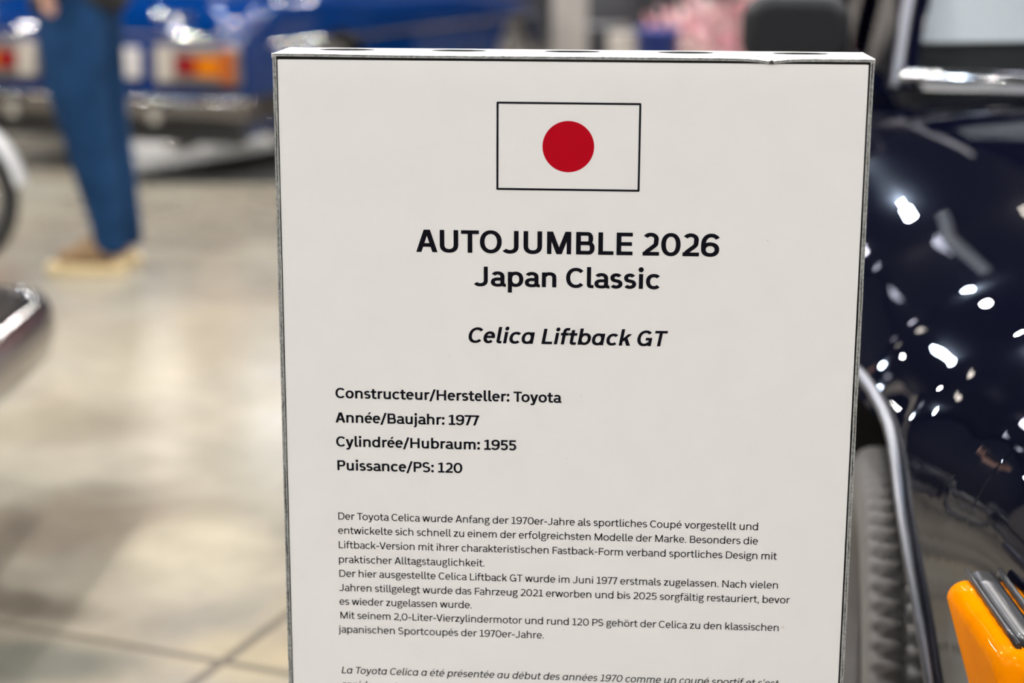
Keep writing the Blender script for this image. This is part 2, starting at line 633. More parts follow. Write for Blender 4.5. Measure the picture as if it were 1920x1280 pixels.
        para(hv + w(10, 20), 190, W - s * .55, 528, s)
        g.poly((V + w(45, 40), 290), (V + w(125, 165), 370), (W, 0), (W - s, 0))
    elif ch == 'l':
        W = w(190, 228); rb = w(22, 20)
        rect(0, 120, V, ASC)
        ring(0, -8, 2 * w(150, 185), 248, 180, 270, n=2.4)
        rect(w(149, 184), -8, W + 6, H - 8)
    elif ch == 'm':
        W = w(765, 800); m = (W + V) / 2
        rect(0, 0, V, 528)
        for a, b in ((hv * .3, m), (m - V + hv * .3, W)):
            ring(a, 538 - 2 * w(190, 195), b, 538, 0, 160, n=2.35)
            rect(b - V, 0, b, 538 - w(190, 195))
    elif ch == 'o':
        W = w(515, 549); lb = rb = RB
        ring(0, -10, W, 538, n=2.15)
    elif ch == 'r':
        W = w(305, 330); rb = w(8, 6)
        rect(0, 0, V, 528)
        ring(hv * .4, 535 - 2 * w(185, 190), hv * .4 + 2 * w(255, 265), 535, 82, 165, n=2.3)
    elif ch == 's':
        W = w(405, 443); lb = rb = w(30, 27); e = hh - 10
        ru, rl = (538 - hh - 268) / 2, (268 + 10 - hh) / 2
        path(arc(W * .50, 268 + ru, W * .47 - hv, ru, 28, 235) + arc(W * .49, 268 - rl, W * .51 - hv, rl, 55, -150), K=3)
    elif ch == 't':
        W = w(335, 382); lb = w(18, 15); rb = w(20, 16); x = w(88, 92)
        rect(x, 140, x + V, w(672, 665))
        ring(x, -8, x + 2 * w(165, 180), 290, 180, 270, n=2.4)
        rect(x + w(164, 179), -8, W, H - 8)
        rect(0, 528 - H, W - w(12, 15), 528)
    elif ch == 'u':
        W = w(470, 490)
        rect(W - V, 0, W, 528)
        ring(0, -10, W - hv * .3, 400, 180, 340, n=2.35)
        rect(0, 195, V, 528)
    elif ch in 'vy':
        W = w(505, 545); lb = rb = w(10, 8); s = V * 1.1; k = s * .54
        if ch == 'v':
            g.poly((0, 528), (s, 528), (W / 2 - k + s, 0), (W / 2 - k, 0))
            g.poly((W - s, 528), (W, 528), (W / 2 + k, 0), (W / 2 + k - s, 0))
        else:
            g.poly((0, 528), (s, 528), (W / 2 + k * .9, 0), (W / 2 + k * .9 - s, 0))
            b = (W / 2 - k * .2, -45)
            g.poly((W - s, 528), (W, 528), (b[0] + s * .55, b[1]), (b[0] - s * .45, b[1]))
            path([(b[0] + s * .07, b[1] + 12), (W * .42, -120), (W * .30, -205 + hh), (W * .08, -200 + hh)], V=V * 1.02)
    elif ch == 'w':
        W = w(735, 800); lb = rb = w(10, 8); s = V * 1.1; q = W * .275
        para(s / 2, 528, q, 0, s); para(W / 2, 528, q, 0, s); para(W / 2, 528, W - q, 0, s); para(W - s / 2, 528, W - q, 0, s)
    elif ch == 'z':
        W = w(415, 455); lb = rb = w(34, 32); s = V * 1.35
        rect(0, 528 - H, W, 528); rect(0, 0, W, H); para(s / 2, hh, W - s / 2, 528 - hh, s)
    # ------------------------------------------------------------ figures
    elif ch == '0':
        W = w(560, 593); lb = rb = w(42, 38)
        ring(0, -10, W, 710, n=2.2)
    elif ch == '1':
        W = w(400, 445); lb = w(50, 42); rb = w(38, 34); x = w(165, 160)
        rect(x, 0, x + V, 700); rect(0, 0, W, H)
        g.poly((w(5, 0), 700 - H * 1.3), (w(5, 0), 700 - H * .25 - 38), (x + hv, 700), (x + hv, 700 - H))
    elif ch == '2':
        W = w(480, 505); lb = w(42, 40); rb = w(42, 38); e = hh - 10
        path(arc(W * .485, 505, W * .485 - hv, 205 - hh, 152, -18) + [(W * .78, 345), (W * .53, 235), (W * .27, 130), (hv + 4, 40)], K=4)
        rect(0, 0, W, H)
    elif ch == '5':
        W = w(480, 505); lb = w(42, 42); rb = w(40, 36)
        rect(w(52, 48), 700 - H, W - 25, 700)
        g.poly((w(52, 48), 700), (w(52, 48) + V * .95, 700), (w(38, 34) + V * .95, 330), (w(38, 34), 330))
        path([(w(58, 62), 322 + hh)] + arc(W * .47, 226, W * .53 - hv, 236 - hh, 118, -148), K=4)
    elif ch in '69':
        W = w(515, 555); lb = rb = w(40, 36)
        n0 = len(g.P)
        ring(0, -10, W, 440, n=2.2)
        path(arc(W * .56, 380, W * .56 - hv, 330 - hh, 38, 180, N=12) + [(hv, 215)], K=4)
        if ch == '9':
            g.P = [[(W - x, 700 - y) for x, y in p] for p in g.P]
    elif ch == '7':
        W = w(450, 490); lb = w(26, 24); rb = w(18, 14); s = V * 1.1
        rect(0, 700 - H, W, 700); para(w(150, 160), 0, W - s * .55, 700, s)
    # ------------------------------------------------------------ signs
    elif ch == '.':
        W = 2 * w(56, 88); lb = rb = w(52, 45); g.disc(W / 2, W / 2 - 8, W / 2)
    elif ch == ':':
        W = 2 * w(56, 92); lb = w(60, 55); rb = w(50, 45); g.disc(W / 2, W / 2 - 8, W / 2); g.disc(W / 2, 450, W / 2)
    elif ch in ',’':
        W = w(125, 180); lb = rb = w(45, 40); y = 0 if ch == ',' else 640
        g.poly((w(35, 40), y + w(95, 120)), (W, y + w(95, 120)), (W - 5, y + 10), (w(70, 95), y - 135), (0, y - 135))
    elif ch == '-':
        W = w(300, 330); lb = rb = w(48, 45); rect(0, 238, W, 238 + H)
    elif ch == '/':
        W = w(360, 440); lb = rb = w(0, 0); s = V * 1.0; para(s / 2, -95, W - s / 2, 740, s)
    else:
        W = w(242, 258); lb = rb = 0
    return g.P, lb, W, rb


KERN = {'To': -60, 'Ta': -60, 'Ty': -40, 'AU': -8, 'TO': -12, 'r/': 0, 'y,': -40, 'er': 0, 'Fa': -30, 'r-': -20, '-V': -25, '-J': -10, 'fä': 10, 'f ': 20, 'rf': 6, '77': -6, 'Ja': 6, 'rt': 10, 'Al': -6, '-L': 0}


def set_line(txt, t, ital=False, track=0.0):
    """-> (polygons in font units starting at the ink of the first glyph, ink width)"""
    x, out, first, end = 0.0, [], None, 0.0
    sl = math.tan(math.radians(10.5)) if ital else 0.0
    for i, ch in enumerate(txt):
        P, lb, W, rb = glyph(ch, t, ital)
        if first is None:
            first, x = True, -lb
        x += lb
        for p in P:
            out.append([(px + x + py * sl, py) for px, py in p])
        if ch != ' ':
            end = x + W
        x += W + rb + track + KERN.get(txt[i:i + 2], 0)
    return out, end


# ---------------------------------------------------------------- information board
BW, BD, BT = .45, .0756, 1.0762       # width, depth, top height (front plane y = 0)
M_print = mat('printed_panel_white', (.80, .785, .765), .38, spec=.35, noise=.012, nscale=30)
M_shell = mat('board_white_top', (.86, .85, .84), .32, spec=.5)
M_edge = mat('raw_sheet_edge', (.33, .335, .32), .5, metal=.2, noise=.38, nscale=420)
M_back = mat('board_dark_back', (.03, .03, .032), .5)
M_gap = mat('board_core_black', (.012, .012, .012), .7)
M_ink = mat('print_ink_black', (.0055, .0055, .009), .6, spec=.03)
M_red = mat('print_ink_red', (.43, .0006, .010), .5, spec=.08)

board = thing('information_board', 'white free-standing information board with a red-dot flag and German and French text', 'sign', (0, 0, 0))
# shell: sides, back, with the sheet's raw edge facing the front
sh = MB()
sh.box(-.225, .0008, 0, -.2222, BD, BT - .002)
sh.box(.2222, .0008, 0, .225, BD, BT - .002)
sh.box(-.2222, BD - .003, 0, .2222, BD, BT - .002)
sh.box(-.2222, .006, .01, .2222, BD - .003, .02)
sh.build('shell', M_back, board)
for s in (-1, 1):
    e = MB()
    x0, x1 = sorted((s * .22215, s * .2251))
    n = 60
    vs, fs = [], []
    for i in range(n + 1):
        z = (BT - .001) * i / n
        w0, w1 = random.uniform(-.00016, .00016), random.uniform(-.00016, .00016)
        vs += [(x0 + w0, 0, z), (x1 + w1, 0, z), (x0 + w0, .0008, z), (x1 + w1, .0008, z)]
    for i in range(n):
        a, b = 4 * i, 4 * i + 4
        fs += [(a, a + 1, b + 1, b), (a + 2, a, b, b + 2), (a + 1, a + 3, b + 3, b + 1)]
    e.add(vs, fs)
    e.build('side_edge', M_edge, board, label='scuffed grey sheet edge')

# front panel, set back a little with a dark gap round it
MB().box(-.2218, .0032, .004, .2218, .0062, BT - .0022).build('core', M_gap, board, label='dark gap round the printed panel')
MB().rbox(-.2215, .0006, .006, .2210, .0032, BT - .0042, .0006, 2, 'y').build('printed_panel', M_print, board)

# top cap: five oval holes, front lip pressed down and nicked on the right
HX = [-.1765, -.0885, -.0005, .0875, .1755]
NX = .1495                             # the nick


def lip(x):
    d = x - NX
    return -.0021 * math.exp(-abs(d / .011) ** 1.3) - .0004 * (1 - math.exp(-abs(d / .09) ** 2)) * 0 - .0005 * (1 + math.tanh((x + .17) / .03)) * .5


def cap_z(x, y):
    return BT + lip(x) * max(0, 1 - y / .016) ** 1.5


cp, ce = MB(), MB()
T = .0017
xs = sorted(set([-.225 + .45 * i / 150 for i in range(151)]))
ys = [0, .002, .004, .007, .011, .016, .022, .030]
cell = .0876
E_RX, E_RY, E_CY = .0217, .0115, .0545


def grid(mb, x0, x1, y0, y1, nx, ny):
    for off in (0, -T):
        vs = [(x0 + (x1 - x0) * i / nx, y0 + (y1 - y0) * j / ny, cap_z(x0 + (x1 - x0) * i / nx, y0 + (y1 - y0) * j / ny) + off) for j in range(ny + 1) for i in range(nx + 1)]
        fs = [(j * (nx + 1) + i, j * (nx + 1) + i + 1, (j + 1) * (nx + 1) + i + 1, (j + 1) * (nx + 1) + i) for j in range(ny) for i in range(nx)]
        mb.add(vs, fs, False)


grid(cp, -.225, .225, 0, .034, 200, 12)
grid(cp, -.225, HX[0] - .03, .034, BD, 2, 2)
grid(cp, HX[4] + .03, .225, .034, BD, 2, 2)
for i in range(4):
    grid(cp, HX[i] + .03, HX[i + 1] - .03, .034, BD, 2, 2)
M_cut = mat('hole_cut_grey', (.085, .085, .082), .6, noise=.3, nscale=300)
for hx in HX:
    N = 48
    inner, outer = [], []
    for k in range(N):
        a = 2 * PI * k / N
        c, s = math.cos(a), math.sin(a)
        inner.append((hx + E_RX * c, E_CY + E_RY * s))
        w, h0, h1 = .03, E_CY - .034, BD - E_CY
        h = h1 if s > 0 else h0
        t = min(w / abs(c) if abs(c) > 1e-6 else 9, h / abs(s) if abs(s) > 1e-6 else 9)
        outer.append((hx + t * c, E_CY + t * s))
    hw_f = []
    vs = [(x, y, BT + lip(x) * 0) for x, y in inner + outer] + [(x, y, BT - T) for x, y in inner]
    fs = []
    for k in range(N):
        q = (k + 1) % N
        fs += [(k, N + k, N + q, q)]
        hw_f += [(k, q, 2 * N + q, 2 * N + k)]
    cp.add(vs, fs)
    MB().add(vs[:N] + vs[2 * N:], [(a, b, c - N, d - N) for a, b, c, d in hw_f], True).build('hole_edge', M_cut, board, recalc=False, label='dark cut edge of an oval hole')
    for c in ((hx - .03, .034), (hx + .03, .034), (hx - .03, BD), (hx + .03, BD)):
        best = sorted(range(N), key=lambda k: (outer[k][0] - c[0]) ** 2 + (outer[k][1] - c[1]) ** 2)[:2]
        cp.add([(*outer[best[0]], BT), (*outer[best[1]], BT), (*c, BT)], [(0, 1, 2)])
cp.build('top_cap', M_shell, board, recalc=False, label='white top cap with five oval holes')
# raw front edge of the cap, with chips and the nick
n = 420
vs, fs = [], []
for i in range(n + 1):
    x = -.2251 + .4502 * i / n
    z = cap_z(x, 0)
    chip = 0.0
    if random.random() < .10:
        chip = random.uniform(.0002, .0006)
    nick = max(0, 1 - abs(x - NX) / .0021) * .0022
    vs += [(x, -.0003, z + .00005 + chip * .4 + nick * .6), (x, -.0003, z - T), (x, .0006, z + .0002 + chip * .4 + nick * .6), (x, .0006, z - T)]
for i in range(n):
    a, b = 4 * i, 4 * i + 4
    fs += [(a, b, b + 1, a + 1), (a, a + 2, b + 2, b), (a + 1, b + 1, b + 3, a + 3)]
ce.add(vs, fs)
ce.build('front_lip', M_edge, board, label='chipped grey edge of the top cap')
for s in (-1, 1):
    MB().box(s * .2249 - .001, .0009, BT - .003, s * .2249 + .0006, BD, BT + .0001).build('cap_side', M_shell, board)

# worn paint along the lip and the nick on the right
M_worn = mat('worn_paint_dark', (.030, .028, .026), .8)
wn = MB()
n = 900
top, bot = [], []
h = 0.0
for i in range(n + 1):
    x = -.2247 + .4494 * i / n
    h = max(-.00012, min(.00050, h * .6 + random.gauss(.00003, .00011) + (random.uniform(.0003, .0006) if random.random() < .012 else 0)))
    z = cap_z(x, 0) - .00018
    top.append((x, -.00042, z + .00010 + h))
    bot.append((x, -.00042, z - .00022))
wn.add(top + bot, [(i, i + 1, n + 2 + i, n + 1 + i) for i in range(n)])
zn = cap_z(NX, 0)
wn.add([(NX - .0021, -.00055, zn - .0016), (NX + .0019, -.00055, zn - .0016), (NX + .0012, -.00055, zn - .0002), (NX - .0001, -.00055, zn + .0014), (NX - .0014, -.00055, zn - .0004)], [(0, 1, 2, 3, 4)])
for dx, w in ((-.0085, .0011), (-.0012, .0007)):
    wn.add([(NX + dx - w, .016, BT + .00006), (NX + dx + w, .016, BT + .00006), (NX + dx + w * .7, .023, BT + .00006), (NX + dx - w * .8, .022, BT + .00006)], [(0, 1, 2, 3)])
wn.build('worn_paint', M_worn, board, recalc=False, label='dark chipped line and nick along the top edge')
for s in (-1, 1):
    sc, L, Rr, w = MB(), [], [], 0.0
    n = 500
    for i in range(n + 1):
        z = .40 + (BT - .403) * i / n
        w = max(.00003, min(.0005, w * .85 + random.gauss(.00002, .00007)))
        x = s * (.2236 + .0003 * math.sin(i * .21) * math.sin(i * .037))
        L.append((x - w, -.00026, z))
        Rr.append((x + w, -.00026, z))
    sc.add(L + Rr, [(i, n + 1 + i, n + 2 + i, i + 1) for i in range(n)])
    sc.build('edge_scratch', M_worn, board, recalc=False)

# ---- printing on the panel (a hair in front of it)
YP = .00045


def ink(name, polys, m, y=YP):
    mb = MB()
    for k, p in enumerate(polys):                  # strokes overlap, so each lies a few microns off its neighbours
        mb.add([(x, y - (k % 9) * 8e-6, z) for x, z in p], [tuple(range(len(p)))])
    return mb.build(name, m, board, recalc=False)


def quad(x0, z0, x1, z1):
    return [(x0, z0), (x1, z0), (x1, z1), (x0, z1)]


def zt(v):
    return BT + v


FX0, FX1, FZ1, FZ0, FT = -.05518, .0537, zt(-.03413), zt(-.10105), .00155
fr = [quad(FX0, FZ0 + FT / 2, FX0 + FT, FZ1 - FT / 2), quad(FX1 - FT, FZ0 + FT / 2, FX1, FZ1 - FT / 2), quad(FX0 + FT / 2, FZ1 - FT, FX1 - FT / 2, FZ1), quad(FX0 + FT / 2, FZ0, FX1 - FT / 2, FZ0 + FT)]
for cx, cz in ((FX0 + FT / 2, FZ0 + FT / 2), (FX1 - FT / 2, FZ0 + FT / 2), (FX0 + FT / 2, FZ1 - FT / 2), (FX1 - FT / 2, FZ1 - FT / 2)):
    fr.append([(cx + FT / 2 * math.cos(2 * PI * k / 16), cz + FT / 2 * math.sin(2 * PI * k / 16)) for k in range(16)])
ink('flag_border', fr, M_ink)
ink('flag_disc', [[(-.00074 + .01955 * math.cos(2 * PI * k / 96), zt(-.06748) + .0194 * math.sin(2 * PI * k / 96)) for k in range(96)]], M_red)

LINES = [
    ('AUTOJUMBLE 2026', 1, 0, -0.11700, -0.15002, 0.01746, -17.1),
    ('Japan Classic', 1, 0, -0.07232, -0.17603, 0.01536, -19.7),
    ('Celica Liftback GT', 1, 1, -0.07759, -0.22105, 0.01221, -21.3),
    ('Constructeur/Hersteller: Toyota', 1, 0, -0.18192, -0.26791, 0.00830, -27.2),
    ('Année/Baujahr: 1977', 1, 0, -0.18225, -0.28787, 0.00830, -35.3),
    ('Cylindrée/Hubraum: 1955', 1, 0, -0.18210, -0.30757, 0.00830, -32.6),
    ('Puissance/PS: 120', 1, 0, -0.18148, -0.32724, 0.00830, -31.0),
    ('Der Toyota Celica wurde Anfang der 1970er-Jahre als sportliches Coupé vorgestellt und', 0, 0, -0.18155, -0.36854, 0.00591, -12.3),
    ('entwickelte sich schnell zu einem der erfolgreichsten Modelle der Marke. Besonders die', 0, 0, -0.18181, -0.38050, 0.00591, -16.1),
    ('Liftback-Version mit ihrer charakteristischen Fastback-Form verband sportliches Design mit', 0, 0, -0.18151, -0.39272, 0.00591, -15.1),
    ('praktischer Alltagstauglichkeit.', 0, 0, -0.18170, -0.40509, 0.00591, -10.6),
    ('Der hier ausgestellte Celica Liftback GT wurde im Juni 1977 erstmals zugelassen. Nach vielen', 0, 0, -0.18152, -0.41705, 0.00591, -14.0),
    ('Jahren stillgelegt wurde das Fahrzeug 2021 erworben und bis 2025 sorgfältig restauriert, bevor', 0, 0, -0.18192, -0.42921, 0.00591, -14.3),
    ('es wieder zugelassen wurde.', 0, 0, -0.18183, -0.44105, 0.00591, -16.7),
    ('Mit seinem 2,0-Liter-Vierzylindermotor und rund 120 PS gehört der Celica zu den klassischen', 0, 0, -0.18134, -0.45297, 0.00591, -17.2),
    ('japanischen Sportcoupés der 1970er-Jahre.', 0, 0, -0.18235, -0.46516, 0.00591, -12.7),
    ('La Toyota Celica a été présentée au début des années 1970 comme un coupé sportif et s’est', 0, 1, -0.18123, -0.50071, 0.00591, -13.6),
    ('rapidement', 0, 1, -0.18101, -0.51328, 0.00591, -13.6),
]
GROUPS = [('headline', 0, 1), ('subheading', 1, 2), ('model_line', 2, 3), ('data_lines', 3, 7), ('german_paragraph', 7, 16), ('french_paragraph', 16, 18)]
for nm, a, b in GROUPS:
    P = []
    for txt, t, it, x0, z0, cap, tr in LINES[a:b]:
        k = cap / 700
        for p in set_line(txt, t, bool(it), tr)[0]:
            P.append([(x0 + x * k, zt(z0) + y * k) for x, y in p])
    ink(nm, P, M_ink)

# a few specks and hairs of dirt on the panel
M_dirt = mat('dirt_specks', (.30, .20, .12), .8)
P = []
for x, z, L, a in ((.0005, -.3133, .0011, 2.2), (.1745, -.4495, .0030, 1.0), (.1757, -.4500, .0022, 2.0), (-.0915, -.2316, .0012, 1.3), (.1515, -.137, .0016, .9), (-.0001, -.4573, .0014, 1.0), (.0113, -.262, .0009, 2.0)):
    c, s = math.cos(a) * L / 2, math.sin(a) * L / 2
    w = .00013
    P.append([(x - c - s * w / L, zt(z) - s), (x - c + w, zt(z) - s), (x + c + w, zt(z) + s), (x + c - w, zt(z) + s)])
ink('dirt_specks', P, M_dirt, YP - .00005)

# ---------------------------------------------------------------- cars
M_navy = mat('navy_paint', (.0020, .0026, .009), .5, coat=1.0, coat_rough=.008, spec=0.0)
M_blue = mat('blue_paint', (.0003, .021, .112), .5, coat=.85, coat_rough=.015, spec=0.0)
M_silver = mat('silver_paint', (.62, .63, .65), .28, metal=.6, coat=.8)
M_chrome = mat('chrome', (.72, .72, .74), .07, metal=1.0)
M_dullc = mat('dull_chrome', (.22, .21, .21), .14, metal=1.0)
M_satin = mat('satin_trim', (.22, .225, .25), .42, metal=1.0)
M_blackm = mat('black_trim', (.012, .012, .014), .35, coat=.3)
M_blackp = mat('black_plastic', (.011, .0115, .013), .55, spec=.3)
M_well = mat('wheel_well_black', (.004, .004, .004), .9)
M_rubber = mat('tyre_rubber', (.155, .147, .14), .62, spec=.35, noise=.08, nscale=40)
M_rim = mat('rim_alloy', (.55, .55, .56), .25, metal=.9)
M_glass = bpy.data.materials.new('window_glass')
M_glass.use_nodes = True
_n, _l = M_glass.node_tree.nodes, M_glass.node_tree.links
_n.remove(_n['Principled BSDF'])
_tr, _gl, _mx, _fr = _n.new('ShaderNodeBsdfTransparent'), _n.new('ShaderNodeBsdfGlossy'), _n.new('ShaderNodeMixShader'), _n.new('ShaderNodeFresnel')
_tr.inputs[0].default_value = (.985, 1, 1, 1)
_gl.inputs['Roughness'].default_value = .02
_fr.inputs['IOR'].default_value = 1.45
_l.new(_fr.outputs[0], _mx.inputs[0])
_l.new(_tr.outputs[0], _mx.inputs[1])
_l.new(_gl.outputs[0], _mx.inputs[2])
_l.new(_mx.outputs[0], _n['Material Output'].inputs[0])
M_dark = mat('cabin_black', (.012, .012, .013), .7)
M_amber = mat('amber_lens', (.93, .262, .0), .25, coat=.12, spec=.0, emit=(1.0, .22, .0), emit_str=0.0)
M_oranged = mat('dull_orange_lens', (.34, .085, .018), .35, spec=.15)
M_rev = mat('reversing_lens', (.40, .36, .31), .35)
M_bezel = mat('lamp_bezel', (.26, .235, .215), .3, metal=.7)
M_amberd = mat('amber_tail_lens', (.52, .145, .0), .3, spec=.15)
M_redl = mat('red_lens', (.21, .001, .004), .3, coat=.1, spec=.2)
M_white = mat('white_lens', (.75, .74, .70), .25, coat=.5)
M_plate = mat('plate_white', (.50, .47, .45), .45)


class Body:
    """car body in local axes: x forward from the front axle, y to the car's left, z up"""

    def __init__(self, st, axles, R, zc, zt_frac=.17, rnd=None):
        self.st, self.axles, self.R, self.zc, self.zf, self.rnd = st, axles, R, zc, zt_frac, rnd
        self.flare = 0.0 if rnd else .010

    def hw(self, x): return lerp_table(self.st, x, 1)
    def zs(self, x): return lerp_table(self.st, x, 2)
    def zt(self, x): return lerp_table(self.st, x, 3)

    def zb(self, x):
        return self.zt(x) - (lerp_table(self.rnd, x, 1) if self.rnd else self.zf)

    def ex(self, x):
        return lerp_table(self.rnd, x, 2) if self.rnd else .55

    def zlow(self, x):
        z = self.zs(x)
        for a in self.axles:
            d = abs(x - a)
            if d < self.R:
                z = max(z, self.zc + math.sqrt(self.R ** 2 - d * d))
        return z

    def side(self, x, z):
        """half width at height z"""
        b, s = self.zb(x), self.zs(x)
        if z > b:
            u = min(1, max(0, (z - b) / (self.zt(x) - b))) ** (1 / .62)
            y = self.hw(x) * math.sqrt(max(0, 1 - u * u)) ** self.ex(x)
        else:
            t = min(1, (b - z) / max(b - s, .05))
            y = self.hw(x) * (1 - .06 * t * t)
        for a in self.axles:                        # flared lips over the wheels
            d = max(0, math.hypot(x - a, z - self.zc) - self.R)
            if d < .11:
                y += self.flare * (.5 + .5 * math.cos(PI * d / .11))
        return y

    def section(self, x, M=20, K=16):
        zl, zb, zt = self.zlow(x), self.zb(x), self.zt(x)
        zm = zb + (zt - zb) * .55
        zl = min(zl, zm - .02)
        out = []
        for k in range(M):
            z = zl + (zm - zl) * k / M
            out.append((self.side(x, z), z))
        a0 = math.degrees(math.asin(.55 ** (1 / .62)))
        for k in range(K + 1):
            a = math.radians(a0 + (90 - a0) * k / K)
            z = zb + (zt - zb) * abs(math.sin(a)) ** .62
            y0 = self.hw(x) * abs(math.cos(a)) ** self.ex(x)
            out.append((self.side(x, z) if k < 3 else y0, z))
        return out

    def mesh(self, n=150):
        xs0, xs1 = self.st[0][0], self.st[-1][0]
        xs = [xs0 + (xs1 - xs0) * i / n for i in range(n + 1)]
        for a in self.axles:
            for k in range(-24, 25):
                xs.append(a + self.R * math.sin(math.radians(90 * k / 24)))
            xs += [a + self.R + .0015, a - self.R - .0015]
        xs = sorted(set(round(x, 5) for x in xs if min(xs0, xs1) <= x <= max(xs0, xs1)))
        loops = []
        for x in xs:
            s = self.section(x)
            loops.append([(x, y, z) for y, z in s] + [(x, -y, z) for y, z in reversed(s[:-1])])
        mb = MB()
        mb.skin(loops, False, None, closed=False)
        for l, fl in ((loops[0], 1), (loops[-1], -1)):      # close nose and tail with a softly domed cap
            x = l[0][0]
            c = (x + (-.02 if x == xs[0] else .02), 0, sum(p[2] for p in l) / len(l))
            k = [tuple(c[j] + (p[j] - c[j]) * .55 for j in range(3)) for p in l]
            k = [(c[0], p[1], p[2]) for p in k]
            vs = l + k + [c]
            m = len(l)
            fs = [(i, (i + 1) % m, m + (i + 1) % m, m + i) for i in range(m)] + [(m + i, m + (i + 1) % m, 2 * m) for i in range(m)]
            mb.add(vs, fs, True)
        return mb

    def lip_line(self, a, side, out=0.0, a0=-8, a1=188, n=48):
        pts = []
        for k in range(n + 1):
            t = math.radians(a0 + (a1 - a0) * k / n)
            x, z = a + self.R * math.cos(t), self.zc + self.R * math.sin(t)
            pts.append((x, side * (self.side(x, max(z, .2)) + out), z))
        return pts

    def well(self, mb, a, side):
        """liner of one wheel arch"""
        n = 24
        vs, fs = [], []
        for k in range(n + 1):
            t = math.radians(-25 + 230 * k / n)
            x, z = a + (self.R + .004) * math.cos(t), self.zc + (self.R + .004) * math.sin(t)
            y = self.side(x, max(z, .2)) - .012
            vs += [(x, side * y, z), (x, side * .42, z)]
        for k in range(n):
            fs.append((2 * k, 2 * k + 1, 2 * k + 3, 2 * k + 2))
        c = len(vs)
        vs.append((a, side * .42, self.zc))
        for k in range(n):
            fs.append((2 * k + 1, c, 2 * k + 3))
        mb.add(vs, fs, True)


def wheel(parent, x, side, hw_out, r=.305, w=.175, steer=0.0, fine=False, rim_m=None):
    """tyre (mesh) with rim as sub-part; outer face at |y| = hw_out"""
    n = 588 if fine else 48
    zc = r
    prof = []                                          # (radius, across 0..1, tread?)
    for rr, u, tr in ((.64, .16, 0), (.70, .05, 0), (.80, .0, 0), (.90, .012, 0), (.955, .035, 0), (.978, .065, 1), (.990, .12, 1), (.994, .20, 1), (.995, .212, 1), (.996, .225, 1), (.998, .25, 1), (1, .30, 1), (1, .318, 2), (1, .345, 2), (1, .362, 1), (1.002, .42, 1), (1.002, .47, 1), (1.002, .485, 2), (1.002, .515, 2), (1.002, .53, 1), (1.002, .58, 1), (1, .638, 1), (1, .655, 2), (1, .682, 2), (1, .70, 1), (.996, .78, 1), (.990, .84, 1), (.978, .885, 1), (.955, .93, 0), (.90, .98, 0), (.80, 1.0, 0), (.70, .95, 0), (.64, .84, 0)):
        prof.append((rr, u, tr))
    loops = []
    for rr, u, tr in prof:
        l = []
        for k in range(n):
            a = 2 * PI * k / n
            q = r * rr
            if tr and fine:
                ph = (k / 7.0 + 1.1 * (1 - (2 * u - 1) ** 2)) % 1.0
                if ph < .42 and .06 < u < .94:
                    q -= .011 if u > .1 else .007
            elif tr == 2:
                q -= .007
            if fine and .205 < u < .23:
                q -= .007
            l.append((q * math.cos(a), -u * w, q * math.sin(a)))
        loops.append(l)
    M = Matrix.Translation((x, side * hw_out, zc)) @ Matrix.Rotation(steer, 4, 'Z') @ Matrix.Diagonal((1, side, 1, 1))
    mb = MB().skin(loops, False, M)
    t = mb.build('wheel', M_rubber, parent)
    rp = [(.0, -.050), (.045, -.050), (.055, -.058), (.085, -.068), (.105, -.062), (.150, -.066), (.172, -.060), (.185, -.034), (.198, -.030), (.200, -.040), (.185, -.05), (.18, -.14), (.0, -.14)]
    k = r / .305
    rm = MB().lathe([(a * k, b) for a, b in rp], 40, 'y', M)
    for j in range(5):
        a = 2 * PI * j / 5
        R2 = M @ Matrix.Rotation(a, 4, 'Y')
        rm.rbox(.07 * k, -.066, -.018, .17 * k, -.050, .018, .006, 2, 'x', R2)
    rm.build('rim', rim_m or M_rim, t)
    cap = MB().lathe([(0, -.040), (.03, -.041), (.036, -.052)], 24, 'y', M)
    cap.build('hub_cap', M_blackm, t)
    return t


